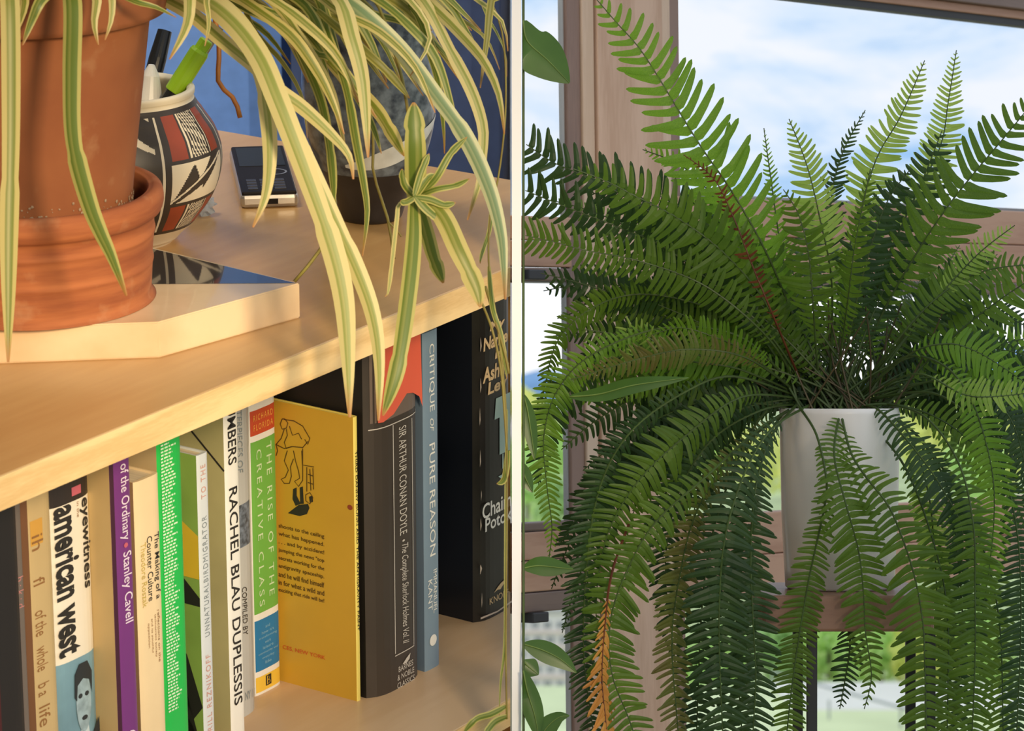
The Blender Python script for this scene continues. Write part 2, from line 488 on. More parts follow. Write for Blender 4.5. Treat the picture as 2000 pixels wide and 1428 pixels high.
# far left: black book, thin grey book, tan book
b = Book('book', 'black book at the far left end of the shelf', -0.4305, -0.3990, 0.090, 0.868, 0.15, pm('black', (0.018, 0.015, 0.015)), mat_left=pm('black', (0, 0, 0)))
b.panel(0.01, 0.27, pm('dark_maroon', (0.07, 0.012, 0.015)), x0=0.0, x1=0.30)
b = Book('book', 'thin dark grey book with a pink line down its spine', -0.3985, -0.3905, 0.094, 0.865, 0.15, pm('grey_brown', (0.16, 0.13, 0.11)))
b.panel(0.002, 0.272, pm('pink_grey', (0.36, 0.22, 0.20)), x0=0.0, x1=0.28)
b.title('b · k · d', b.zy(25, 1130), b.zy(28, 1190), 0.1, 0.8, pm('pink', (0.55, 0.22, 0.2)))
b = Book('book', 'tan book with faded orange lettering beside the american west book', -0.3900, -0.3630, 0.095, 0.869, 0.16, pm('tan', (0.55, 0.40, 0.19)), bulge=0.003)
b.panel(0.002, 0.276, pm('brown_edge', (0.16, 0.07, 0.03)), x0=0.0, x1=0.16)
b.panel(b.zy(70, 1060), b.zy(70, 1010), pm('orange_stain', (0.62, 0.33, 0.06)), x0=0.22, x1=0.62)
brn = pm('brown_ink', (0.28, 0.13, 0.04))
for i, (tx, y0, y1) in enumerate((('ih', 1040, 1070), ('fl', 1125, 1140), ('of the', 1190, 1240), ('whole', 1262, 1310), ('b a', 1335, 1360), ('life', 1380, 1420))):
    b.title(tx, b.zy(70, y0), b.zy(70, y1), 0.25, 0.62, brn)

b = Book('book', 'white-spined american west book with a blue portrait photo', -0.3625, -0.3245, 0.0975, 0.868, 0.17, pm('cream_white', (0.83, 0.76, 0.62)), bulge=0.003)
zt, zb = b.zy(135, 985), b.zy(160, 1262)
b.panel(b.zy(140, 975), b.h - 0.001, pm('black_band', (0.03, 0.022, 0.02)))
b.panel(b.zy(158, 957), b.zy(158, 940), pm('rose', (0.55, 0.12, 0.16)), x0=0.52, x1=0.75, lift=0.0003)
b.title('american west', b.zy(112, 988), b.zy(130, 1277), 0.07, 0.64, INK, bold=0.035)
b.title('eyewitness', b.zy(160, 968), b.zy(175, 1140), 0.70, 0.93, INK, bold=0.02)
b.title('in the', b.zy(150, 975), b.zy(152, 1005), 0.63, 0.69, brn)
zp = b.zy(155, 1278)
b.panel(0.0, zp, pm('photo_blue', (0.20, 0.36, 0.44), vary=0.3, scale=18))
def blob(book, pts, m, name='printed_portrait', lift=0.0005):
    V = [(x * book.w, -book.b - lift, z) for x, z in pts]
    return mesh(name, V, [tuple(range(len(V)))], m, book.root)
def oval(cx, cz, rx, rz, n=24):
    return [(cx + rx * math.cos(2 * math.pi * i / n), cz + rz * math.sin(2 * math.pi * i / n)) for i in range(n)]
dk = pm('photo_dark', (0.025, 0.03, 0.035)); lt = pm('photo_skin', (0.33, 0.45, 0.50), vary=0.35, scale=160)
blob(b, [(0.02, zp - 0.076), (0.30, zp - 0.066), (0.46, zp - 0.060), (0.72, zp - 0.060), (0.98, zp - 0.045), (0.98, 0.002), (0.02, 0.002)], dk)
blob(b, [(0.50, zp - 0.060), (0.62, zp - 0.078), (0.74, zp - 0.057), (0.70, zp - 0.045), (0.52, zp - 0.045)], pm('photo_pale', (0.55, 0.65, 0.68)), lift=0.0006)
blob(b, oval(0.60, zp - 0.030, 0.185, 0.0205), lt, lift=0.0008)
blob(b, [(0.38, zp - 0.025), (0.40, zp - 0.010), (0.52, zp - 0.004), (0.72, zp - 0.004), (0.82, zp - 0.012), (0.81, zp - 0.027), (0.76, zp - 0.017), (0.60, zp - 0.0145), (0.46, zp - 0.018), (0.43, zp - 0.028)], dk, lift=0.0010)
for ex in (0.52, 0.68): blob(b, oval(ex, zp - 0.0255, 0.05, 0.0016), dk, lift=0.0010)
blob(b, oval(0.61, zp - 0.041, 0.07, 0.0016), dk, lift=0.0010)
blob(b, oval(0.62, zp - 0.103, 0.17, 0.019), lt, lift=0.0010)
blob(b, [(0.42, zp - 0.10), (0.46, zp - 0.082), (0.62, zp - 0.077), (0.80, zp - 0.084), (0.83, zp - 0.10), (0.72, zp - 0.092), (0.55, zp - 0.092)], dk, lift=0.0012)

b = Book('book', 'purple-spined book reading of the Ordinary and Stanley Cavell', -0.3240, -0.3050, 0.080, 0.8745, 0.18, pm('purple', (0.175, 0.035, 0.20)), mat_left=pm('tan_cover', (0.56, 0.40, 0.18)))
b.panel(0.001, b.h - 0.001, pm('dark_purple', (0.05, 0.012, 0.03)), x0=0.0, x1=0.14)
lav = pm('lavender_ink', (0.80, 0.68, 0.78))
b.title('of the Ordinary', b.zy(238, 904), b.zy(245, 1052), 0.34, 0.86, lav, bold=0.006)
b.title('Stanley Cavell', b.zy(250, 1073), b.zy(258, 1210), 0.34, 0.86, lav, bold=0.006)
blob(b, oval(0.6, b.zy(247, 1061), 0.10, 0.0016), pm('rose', (0.5, 0.1, 0.2)), 'printed_dot')
b.title('C', b.zy(262, 1420), b.zy(262, 1440), 0.3, 0.8, lav)

z = on_front(285, 932, 0.085)[1]
b = Book('book', 'short cream paperback reading The Making of a Counter Culture', -0.2960, -0.2720, 0.085, z, 0.12, pm('cream', (0.82, 0.64, 0.38)), mat_left=pm('cream_side', (0.35, 0.22, 0.11)))
b.title('The Making of a', b.zy(297, 1040), b.zy(305, 1168), 0.66, 0.90, INK, bold=0.006)
b.title('Counter Culture', b.zy(284, 1048), b.zy(292, 1172), 0.40, 0.62, INK, bold=0.006)
b.title('Theodore Roszak', b.zy(275, 1060), b.zy(280, 1185), 0.16, 0.36, pm('straw_ink', (0.55, 0.42, 0.10)))
for i, x in enumerate((0.74, 0.60, 0.46, 0.32)):
    b.title(('reflections on the', 'technocratic society', 'and its youthful', 'opposition')[i], b.zy(300, 1192 + 6 * i), b.zy(310, 1290 - 12 * i), x, x + 0.09, brn)

b = Book('book', 'bright green book with white lines of print down its spine', -0.2665, -0.2430, 0.090, 0.876, 0.16, pm('bright_green', (0.02, 0.48, 0.08)), bulge=0.002, mat_left=pm('green_side', (0.55, 0.42, 0.22)))
random.seed(5)
pale = pm('pale_ink', (0.70, 0.86, 0.62))
V, Fc = [], []
zz = b.h - 0.004
row = 0
while zz > 0.062:
    x0 = 0.06 + 0.02 * random.random(); x1 = random.uniform(0.42, 0.72)
    x = x0
    while x < x1:                                # words of one short line of print
        xe = min(x + random.uniform(0.06, 0.16), x1)
        k = len(V)
        for (a, c) in ((x, zz), (xe, zz), (xe, zz - 0.0011), (x, zz - 0.0011)):
            V.append((a * b.w, -b.b - 0.0003, c))
        Fc.append((k, k + 1, k + 2, k + 3)); x = xe + 0.035
    zz -= 0.0022; row += 1
tag(mesh('printed_lines', V, Fc, pale, b.root), kind='stuff')
b.across('animal form', 0.030, 0.004, 0.10, 0.92, INK)
b.panel(0.0, 0.018, pm('white_band', (0.8, 0.8, 0.76)))

z = on_front(398, 884, 0.100)[1]
MIGR = Book('book', 'thin pale grey-spined book reading unnaturalbirdmigrator with a green cover', -0.2150, -0.2040, 0.100, z, 0.135, pm('pale_blue_grey', (0.66, 0.70, 0.72)), mat_left=pm('apple_green', (0.30, 0.46, 0.10), vary=0.25, scale=14), bulge=0.0008)
b = MIGR
rs = pm('rosy_ink', (0.62, 0.32, 0.26)); sl = pm('slate_ink', (0.22, 0.26, 0.28))
b.title('TO THE', b.zy(392, 975), b.zy(392, 908), 0.72, 0.28, rs, spacing=1.3)
b.title('UNNATURALBIRDMIGRATOR', b.zy(398, 1245), b.zy(396, 1008), 0.72, 0.28, sl, spacing=1.25)
b.title('KIRILL REZNIKOFF', b.zy(402, 1450), b.zy(400, 1280), 0.72, 0.28, rs, spacing=1.25)
# print on the green cover: yellow sun and black birds
def cover_shape(book, pts, m, name='printed_shape'):
    V = [(-0.0003, y, zq) for y, zq in pts]
    return mesh(name, V, [tuple(range(len(V)))], m, book.root)
H = b.h
cover_shape(b, [(0.0, H - 0.055), (0.016, H - 0.045), (0.03, H - 0.05), (0.03, H - 0.085), (0.0, H - 0.085)], pm('sun_yellow', (0.75, 0.48, 0.04)))
cover_shape(b, [(0.0, H - 0.098), (0.020, H - 0.080), (0.030, H - 0.060), (0.040, H - 0.095), (0.02, H - 0.104), (0.0, H - 0.104)], INK)
cover_shape(b, [(0.0, H - 0.175), (0.012, H - 0.140), (0.030, H - 0.120), (0.026, H - 0.150), (0.008, H - 0.185)], INK)
cover_shape(b, [(0.002, H - 0.205), (0.012, H - 0.170), (0.026, H - 0.155), (0.022, H - 0.185), (0.008, H - 0.215)], INK)
cover_shape(b, [(0.0, 0.0), (0.03, 0.0), (0.03, 0.05), (0.012, 0.035), (0.0, 0.015)], INK)

b = Book('book', 'white-spined book by Rachel Blau DuPlessis with an olive cover', -0.1740, -0.1595, 0.110, 0.870, 0.14, pm('ivory', (0.86, 0.84, 0.76)), bulge=0.0008, mat_left=pm('olive_cream', (0.52, 0.47, 0.22), vary=0.2, scale=12))
b.title('NUMBERS', b.zy(438, 770), b.zy(444, 910), 0.22, 0.82, INK, bold=0.012)
b.title('RACHEL BLAU DUPLESSIS', b.zy(444, 955), b.zy(462, 1376), 0.22, 0.82, INK, bold=0.010)
for (y0, z0, y1, z1) in ((0.055, 0.262, 0.045, 0.235), (0.045, 0.235, 0.02, 0.268), (0.048, 0.27, 0.046, 0.23), (0.044, 0.234, 0.0, 0.196)):
    dy, dz = y1 - y0, z1 - z0; l = math.hypot(dy, dz); nx, nz_ = -dz / l * 0.0007, dy / l * 0.0007
    cover_shape(b, [(y0 + nx, z0 + nz_), (y1 + nx, z1 + nz_), (y1 - nx, z1 - nz_), (y0 - nx, z0 - nz_)], INK, 'printed_stroke')

b = Book('book', 'grey book reading Masterpieces of, between the DuPlessis and creative class books', -0.1565, -0.1128, 0.138, 0.872, 0.15, pm('silver_grey', (0.50, 0.50, 0.47)), bulge=0.004)
b.title('MASTERPIECES OF', b.zy(458, 760), b.zy(470, 918), 0.60, 0.74, sl, shear=0.2)
b.title('COMPILED BY', b.zy(472, 1142), b.zy(477, 1235), 0.64, 0.76, INK, shear=0.2)
b.panel(b.zy(475, 1062), b.zy(475, 978), pm('lace_blue', (0.20, 0.24, 0.30), vary=0.75, scale=240), x0=0.58, x1=0.95)
b.across('NY 11', b.zy(485, 1358), 0.006, 0.66, 0.9, sl)

# the creative class
b = Book('book', 'thick green book reading The Rise of the Creative Class', -0.0965, -0.0685, 0.150, 0.874, 0.155, pm('book_white', (0.84, 0.82, 0.76)), bulge=0.0012)
X0 = 515
b.panel(b.zy(508, 845), b.zy(508, 796), pm('brick_red', (0.55, 0.075, 0.03)), x0=0.03)
b.panel(b.zy(520, 1190), b.zy(508, 857), pm('leaf_green', (0.16, 0.43, 0.07)), x0=0.03)
b.panel(b.zy(522, 1302), b.zy(522, 1202), pm('sea_blue', (0.02, 0.19, 0.42)), x0=0.03)
b.panel(b.zy(524, 1342), b.zy(524, 1312), pm('warm_yellow', (0.84, 0.55, 0.06)), x0=0.03)
org = pm('orange_ink', (0.86, 0.42, 0.08))
b.across('RICHARD', b.zy(508, 817), 0.0044, 0.12, 0.88, org, spacing=1.4)
b.across('FLORIDA', b.zy(508, 836), 0.0044, 0.12, 0.88, org, spacing=1.4)
pg = pm('pale_green_ink', (0.62, 0.76, 0.48))
b.title('THE RISE OF THE', b.zy(520, 862), b.zy(530, 1160), 0.60, 0.80, pg, spacing=1.4)
b.title('CREATIVE CLASS', b.zy(495, 880), b.zy(505, 1185), 0.20, 0.40, pg, spacing=1.4)
pb = pm('pale_blue_ink', (0.25, 0.48, 0.62))
for i, tx in enumerate(('and', "how it's", 'transforming', 'work', 'leisure', 'community and', 'everyday', 'life')):
    wv = 0.06 * len(tx)
    b.across(tx, b.zy(522, 1222 + 10 * i), 0.0022, 0.5 - wv / 2, 0.5 + wv / 2, pb)
b.panel(b.zy(524, 1335), b.zy(524, 1315), INK, 'publisher_mark', x0=0.38, x1=0.60, lift=0.0003)
b.across('B', b.zy(524, 1333), 0.0062, 0.43, 0.56, pm('warm_yellow', (0.8, 0.5, 0.06)), bold=0.01)

# yellow paperback
M_yel = pm('yellow_cover', (0.64, 0.37, 0.035), vary=0.12, scale=10)
zY = on_front(697, 812, 0.0863)[1]
b = Book('book', 'slim yellow paperback showing its back cover with a line drawing', -0.0640, -0.0598, 0.0863, zY, 0.135, pm('yellow_spine', (0.86, 0.70, 0.16)), bulge=0.0006, mat_left=M_yel)
YB = b
def cov_uv(px, py):
    """Position (depth, height) on the yellow back cover of a pixel of the photograph."""
    r = ray(px, py); k = (-0.0640 - (CAM - P0) @ D1) / (r @ D1); p = CAM + k * r
    return float((p - P0) @ D2) - 0.0863, float(p[2]) - ZL
b.title('THIRD DANNY DUNN AND THE ANTIGRAVITY PAINT', b.zy(694, 880), b.zy(702, 1230), 0.25, 0.75, INK, bold=0.01)
lines = ['shoots to the ceiling', 'what has happened.', '. . . and by accident!', 'jumping the news "top', 'secrets working for the', 'antigravity spaceship.', 'and he will find himself', 'in for what a wild and', 'exciting that ride will be!']
ink2 = pm('brown_black_ink', (0.10, 0.05, 0.012))
for i, tx in enumerate(lines):
    ya, za = cov_uv(634, 1046 + 15.6 * i)
    y1, z1 = cov_uv(545, 1030 + 15.6 * i)
    # seen from outside the cover runs left = deep, right = spine
    lettering('lettering', tx, ink2, b.root, (-0.0004, y1, z1 - 0.0008), (0, -1, 0), (0, 0, 1), y1 - ya, 0.0038, bold=0.012)
y1, z1 = cov_uv(553, 1268); ya, za = cov_uv(636, 1290)
lettering('lettering', 'CES, NEW YORK', pm('red_ink', (0.62, 0.10, 0.02)), b.root, (-0.0004, y1, z1), (0, -1, 0), (0, 0, 1), y1 - ya, 0.0034, bold=0.01)
def stroke(book, pix, w=0.00035, m=ink2, name='drawn_line'):
    P = [cov_uv(*p) for p in pix]
    V, Fc = [], []
    for i in range(len(P)):
        a = np.array(P[max(i - 1, 0)]); c = np.array(P[min(i + 1, len(P) - 1)]); d = c - a; d /= np.linalg.norm(d) + 1e-9
        nn = np.array([-d[1], d[0]]) * w; q = np.array(P[i])
        V += [(-0.0004, *(q + nn)), (-0.0004, *(q - nn))]
        if i: Fc.append((2 * i - 2, 2 * i, 2 * i + 1, 2 * i - 1))
    return (V, Fc)
DV, DF = [], []
for pl in ([(552, 818), (548, 828), (552, 838), (560, 836), (563, 826), (557, 818), (552, 818)],
           [(555, 819), (575, 822), (592, 832), (606, 856), (602, 868), (596, 858)],
           [(556, 838), (550, 856), (540, 868), (543, 880), (540, 890)], [(560, 838), (562, 850), (556, 864), (560, 876), (570, 872)],
           [(540, 868), (556, 876), (572, 872), (592, 874), (602, 862)], [(566, 832), (572, 850), (584, 846), (590, 858)],
           [(562, 880), (556, 900), (564, 918), (558, 932), (550, 936), (556, 944), (566, 944), (570, 930), (568, 912), (574, 896)],
           [(574, 880), (578, 900), (584, 920), (586, 934), (576, 940), (584, 950), (592, 938), (592, 912), (590, 880)],
           [(592, 876), (592, 908), (614, 912)], [(600, 912), (600, 960)], [(606, 916), (608, 958)], [(612, 914), (613, 956)],
           [(602, 926), (613, 930)], [(602, 942), (613, 946)], [(598, 966), (606, 962), (612, 972), (606, 984), (598, 978), (598, 966)]):
    v_, f_ = stroke(b, pl); o_ = len(DV); DV += v_; DF += [tuple(i + o_ for i in f) for f in f_]
mesh('line_drawing', DV, DF, ink2, b.root)
for pl in ([(563, 1002), (572, 995), (584, 986), (602, 984), (605, 992), (600, 1004), (586, 1008)], [(578, 988), (572, 975), (573, 955), (580, 952), (580, 968), (588, 984)], [(587, 984), (586, 952), (592, 950), (594, 984)],
           [(606, 982), (604, 970), (611, 968), (612, 980)]):
    cover_shape(b, [cov_uv(*p) for p in pl], INK, 'printed_shape')
cover_shape(b, oval(*cov_uv(684, 991), 0.0022, 0.0018), pm('red_brown', (0.28, 0.05, 0.02)), 'stain')

# dark brown hardcover with rounded spine
M_choc = mat('print_chocolate', (0.050, 0.038, 0.029), 0.42, vary=0.12, scale=30)
b = Book('book', 'thick dark brown hardcover reading Sir Arthur Conan Doyle', -0.0560, 0.0045, 0.084, 0.868, 0.16, M_choc, bulge=0.008, board_t=0.003, mat_left=pm('near_black', (0.012, 0.010, 0.009)))
sv = pm('silver_ink', (0.58, 0.54, 0.48))
b.panel(b.zy(775, 800), b.h - 0.001, pm('warm_grey', (0.16, 0.12, 0.095)), x0=0.06, x1=0.97)
blob(b, [(0.10, b.h - 0.003), (0.92, b.h - 0.003), (0.96, b.zy(805, 790)), (0.90, b.zy(800, 770)), (0.78, b.zy(790, 762)), (0.66, b.zy(780, 762)), (0.40, b.zy(760, 800)), (0.20, b.zy(742, 815)), (0.10, b.zy(735, 815))], pm('coral', (0.78, 0.13, 0.07)), 'printed_shape', lift=0.0004)
def spine_bar(bk, x0, x1, z0, z1):
    bk.panel(z0, z1, sv, 'printed_rule', x0, x1, 0.0004)
spine_bar(b, 0.04, 0.97, b.zy(770, 815), b.zy(770, 815) + 0.0007)
spine_bar(b, 0.38, 0.393, b.zy(780, 1258), b.zy(766, 818)); spine_bar(b, 0.76, 0.773, b.zy(800, 1250), b.zy(792, 810))
spine_bar(b, 0.38, 0.773, b.zy(790, 1258), b.zy(790, 1258) + 0.0007)
b.title('SIR ARTHUR CONAN DOYLE  •', b.zy(780, 822), b.zy(786, 1045), 0.50, 0.64, sv)
b.title('The Complete Sherlock Holmes Vol. II', b.zy(786, 1050), b.zy(796, 1240), 0.50, 0.66, sv, shear=0.35)
b.across('BARNES\n& NOBLE\nCLASSICS', b.zy(792, 1322), 0.016, 0.42, 0.76, sv, align='CENTER')
blob(b, [(0.52, b.zy(790, 1280)), (0.60, b.zy(790, 1272)), (0.68, b.zy(790, 1266)), (0.66, b.zy(790, 1276)), (0.60, b.zy(790, 1282))], sv, 'publisher_mark')

z = on_front(830, 650, 0.078)[1]
b = Book('book', 'slate blue paperback reading Critique of Pure Reason', 0.0055, 0.0230, 0.078, z, 0.15, pm('slate_blue', (0.20, 0.285, 0.37)), bulge=0.001, mat_left=pm('slate_dark', (0.12, 0.17, 0.23)))
b.title('CRITIQUE', b.zy(828, 676), b.zy(835, 805), 0.34, 0.72, INKW)
b.title('OF', b.zy(833, 820), b.zy(835, 845), 0.40, 0.66, INKW, shear=0.3)
b.title('PURE REASON', b.zy(835, 868), b.zy(842, 1085), 0.34, 0.72, INKW)
b.title('IMMANUEL', b.zy(845, 1112), b.zy(848, 1195), 0.56, 0.80, INKW)
b.title('KANT', b.zy(838, 1132), b.zy(842, 1190), 0.20, 0.48, INKW)
blob(b, oval(0.5, b.zy(840, 1251), 0.24, 0.0042), INKW, 'publisher_mark')

b = Book('book', 'worn black hardcover reading Chaim Potok at the right end of the shelf', 0.1020, 0.1475, 0.103, 0.858, 0.15, mat('print_worn_black', (0.020, 0.017, 0.015), 0.33, vary=0.2, scale=60, bump=0.1), bulge=0.006, board_t=0.003, mat_left=pm('blue_black', (0.010, 0.012, 0.018), rough=0.3))
gold = pm('buff_ink', (0.72, 0.50, 0.26))
for tx, y0, y1, x0, x1 in (('My', 645, 622, 0.30, 0.72), ('Name', 674, 648, 0.12, 0.80), ('is', 698, 680, 0.44, 0.66), ('Asher', 736, 706, 0.10, 0.84), ('Lev', 762, 738, 0.24, 0.78)):
    b.across(tx, b.zy(955, y0), b.zy(955, y1) - b.zy(955, y0), x0, x1, gold, bold=0.03, shear=0.1)
b.across('Chaim', b.zy(955, 1000), b.zy(955, 970) - b.zy(955, 1000), 0.08, 0.90, INKW, bold=0.015)
b.across('Potok', b.zy(955, 1026), b.zy(955, 1000) - b.zy(955, 1026), 0.16, 0.92, INKW, bold=0.015)
b.across('KNOPF', b.zy(955, 1172), 0.0052, 0.28, 0.82, gold)
mint = pm('pale_mint', (0.50, 0.66, 0.58))
blob(b, [(0.56, b.zy(962, 885)), (0.56, b.zy(962, 812)), (0.42, b.zy(962, 812)), (0.46, b.zy(962, 772)), (0.86, b.zy(962, 772)), (0.86, b.zy(962, 885))], mint, 'printed_shape')
for x in (0.64, 0.76): blob(b, [(x, b.zy(962, 915)), (x + 0.03, b.zy(962, 915)), (x + 0.03, b.zy(962, 886)), (x, b.zy(962, 886))], mint, 'printed_shape')
blob(b, [(0.52, b.zy(962, 926)), (0.62, b.zy(962, 934)), (0.86, b.zy(962, 918)), (0.80, b.zy(962, 912)), (0.62, b.zy(962, 926))], mint, 'printed_shape')
blob(b, [(0.40, b.zy(955, 1152)), (0.50, b.zy(955, 1145)), (0.60, b.zy(955, 1140)), (0.78, b.zy(955, 1136)), (0.74, b.zy(955, 1142)), (0.66, b.zy(955, 1146)), (0.58, b.zy(955, 1152)), (0.50, b.zy(955, 1150))], gold, 'publisher_mark')
random.seed(8)
wear = pm('bare_board', (0.62, 0.50, 0.40))
for i in range(9):
    zc = 0.01 + 0.25 * i / 9 + random.uniform(0, 0.01); x = random.uniform(0.0, 0.05)
    blob(b, [(x, zc), (x + random.uniform(0.015, 0.05), zc + 0.004), (x + 0.01, zc + random.uniform(0.006, 0.014)), (x, zc + 0.006)], wear, 'worn_patch', lift=0.0003)
blob(b, [(0.02, 0.0035), (0.5, 0.002), (0.98, 0.004), (0.98, 0.0055), (0.5, 0.0032), (0.02, 0.005)], wear, 'worn_patch', lift=0.0003)

# ------------------------------------------------------------------ marble slab
M_marble = mat('cream_marble', (0.76, 0.57, 0.34), 0.22, 0.5, coat=0.3, color2=(0.62, 0.42, 0.22), scale=14, detail=8)
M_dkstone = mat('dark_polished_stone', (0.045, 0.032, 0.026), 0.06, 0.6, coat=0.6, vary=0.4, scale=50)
ZT = 0.9228
cn = [on_z(310, 629, ZT), on_z(586, 553, ZT), on_z(296, 483, ZT), on_z(-160, 380, ZT), on_z(-260, 650, ZT)]
slab = empty('marble_slab', (*np.mean(cn, axis=0)[:2], ZS))
tag(slab, 'cream marble slab with a dark polished corner lying under the terracotta pot', 'slab')
bm = bmesh.new()
base = [bm.verts.new((p[0] - slab.location[0], p[1] - slab.location[1], 0.0)) for p in cn]
f = bm.faces.new(base)
ex = bmesh.ops.extrude_face_region(bm, geom=[f])
bmesh.ops.translate(bm, verts=[g for g in ex['geom'] if isinstance(g, bmesh.types.BMVert)], vec=(0, 0, ZT - ZS))
bmesh.ops.bevel(bm, geom=bm.edges[:], offset=0.0008, segments=2, affect='EDGES')
bm_obj('stone_body', bm, M_marble, slab)
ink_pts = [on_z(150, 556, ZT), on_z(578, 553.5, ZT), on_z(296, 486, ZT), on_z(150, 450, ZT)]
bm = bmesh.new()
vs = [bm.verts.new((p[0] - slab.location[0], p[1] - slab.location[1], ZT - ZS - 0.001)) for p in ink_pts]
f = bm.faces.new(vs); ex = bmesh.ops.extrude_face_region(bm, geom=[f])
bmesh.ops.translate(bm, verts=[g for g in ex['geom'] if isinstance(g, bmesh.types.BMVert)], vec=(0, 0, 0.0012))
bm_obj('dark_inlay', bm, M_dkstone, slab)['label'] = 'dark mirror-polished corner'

# ------------------------------------------------------------------ terracotta pot and deep saucer
def terracotta(name, c1, c2, c3, bandscale):
    m = bpy.data.materials.new(name); m.use_nodes = True
    nt = m.node_tree; b_ = nt.nodes['Principled BSDF']; L = nt.links.new
    tc = nt.nodes.new('ShaderNodeTexCoord')
    mp = nt.nodes.new('ShaderNodeMapping'); mp.inputs['Scale'].default_value = (1, 1, bandscale); L(tc.outputs['Object'], mp.inputs[0])
    n1 = nt.nodes.new('ShaderNodeTexNoise'); n1.inputs['Scale'].default_value = 14; n1.inputs['Detail'].default_value = 5; L(mp.outputs[0], n1.inputs['Vector'])
    n2 = nt.nodes.new('ShaderNodeTexNoise'); n2.inputs['Scale'].default_value = 45; n2.inputs['Detail'].default_value = 6; L(tc.outputs['Object'], n2.inputs['Vector'])
    r1 = nt.nodes.new('ShaderNodeValToRGB'); r1.color_ramp.elements[0].position = 0.35; r1.color_ramp.elements[1].position = 0.65
    r1.color_ramp.elements[0].color = (*c2, 1); r1.color_ramp.elements[1].color = (*c1, 1); L(n1.outputs['Fac'], r1.inputs['Fac'])
    r2 = nt.nodes.new('ShaderNodeValToRGB'); r2.color_ramp.elements[0].position = 0.60; r2.color_ramp.elements[1].position = 0.80
    r2.color_ramp.elements[0].color = (0, 0, 0, 1); r2.color_ramp.elements[1].color = (0.55, 0.55, 0.55, 1); L(n2.outputs['Fac'], r2.inputs['Fac'])
    mx = nt.nodes.new('ShaderNodeMix'); mx.data_type = 'RGBA'; mx.inputs['B'].default_value = (*c3, 1)
    L(r2.outputs['Color'], mx.inputs['Factor']); L(r1.outputs['Color'], mx.inputs['A']); L(mx.outputs['Result'], b_.inputs['Base Color'])
    b_.inputs['Roughness'].default_value = 0.85
    bp = nt.nodes.new('ShaderNodeBump'); bp.inputs['Strength'].default_value = 0.25; bp.inputs['Distance'].default_value = 0.002
    L(n1.outputs['Fac'], bp.inputs['Height']); L(bp.outputs[0], b_.inputs['Normal'])
    return m
M_terra = terracotta('terracotta_aged', (0.275, 0.090, 0.026), (0.215, 0.062, 0.017), (0.38, 0.20, 0.09), 1.0)
M_terra2 = terracotta('terracotta_banded', (0.40, 0.125, 0.036), (0.25, 0.065, 0.018), (0.48, 0.25, 0.12), 9.0)
pf = on_z(40, 647, ZT)
PC = np.array([pf[0] - 0.001, pf[1] + 0.0755, ZT])
sauc = empty('terracotta_saucer', PC)
tag(sauc, 'deep banded terracotta saucer on the marble slab holding the plant pot', 'saucer')
prof = [(0.001, 0.0), (0.076, 0.0), (0.079, 0.003), (0.0805, 0.02), (0.0815, 0.024), (0.0808, 0.028), (0.0822, 0.040), (0.0832, 0.043), (0.0825, 0.047), (0.0835, 0.053), (0.0875, 0.056), (0.0895, 0.062), (0.0885, 0.069), (0.085, 0.071), (0.081, 0.070), (0.078, 0.064), (0.074, 0.012), (0.001, 0.010)]
prof = [(r_ * 0.922, z_) for r_, z_ in prof]
v_, f_ = lathe(smooth_profile(prof, 3), 96)
mesh('saucer_body', v_, f_, M_terra2, sauc, smooth=True)
rim = [(0.0885, 0.058), (0.091, 0.060), (0.092, 0.064), (0.0905, 0.069), (0.087, 0.0725), (0.084, 0.071), (0.0838, 0.064), (0.0885, 0.058)]
pot = empty('spider_plant_pot', PC + np.array([0, 0, 0.0103]))
tag(pot, 'large aged terracotta flowerpot standing in a saucer on the marble slab', 'pot')
pp = [(0.001, 0.0), (0.057, 0.0), (0.060, 0.004), (0.0628, 0.05), (0.070, 0.11), (0.0775, 0.168), (0.0785, 0.1715), (0.0865, 0.1725), (0.0885, 0.176), (0.0915, 0.210), (0.0905, 0.215), (0.085, 0.216), (0.082, 0.212), (0.079, 0.178), (0.076, 0.176), (0.001, 0.174)]
v_, f_ = lathe(smooth_profile(pp[:6], 4)[:-1] + smooth_profile(pp[5:], 3), 96)
mesh('pot_body', v_, f_, M_terra, pot, smooth=True)
v_, f_ = lathe([(0.001, 0.2015), (0.04, 0.2025), (0.0822, 0.200)], 48)
mesh('soil', v_, f_, mat('potting_soil', (0.05, 0.032, 0.02), 0.95, vary=0.5, scale=200, bump=0.6), pot)
# salt crust at the foot of the pot
random.seed(3); V, Fc = [], []
for i in range(900):
    a = random.uniform(0, 2 * math.pi); zc = 0.050 + abs(random.gauss(0, 0.005)); rr = 0.0629 + (zc - 0.05) * 0.125 + 0.0003
    s_ = random.uniform(0.0004, 0.0013); k = len(V)
    for j in range(5):
        w_ = 2 * math.pi * j / 5 + i
        da = s_ * math.cos(w_) / rr * random.uniform(0.6, 1.3); dz = s_ * math.sin(w_) * random.uniform(0.6, 1.2)
        V.append((rr * math.cos(a + da), rr * math.sin(a + da), zc + dz))
    V.append(((rr + s_ * 0.25) * math.cos(a), (rr + s_ * 0.25) * math.sin(a), zc))
    for j in range(5): Fc.append((k + j, k + (j + 1) % 5, k + 5))
tag(mesh('mineral_crust', V, Fc, mat('mineral_crust', (0.36, 0.24, 0.14), 0.9, vary=0.3, scale=300), pot), kind='stuff')

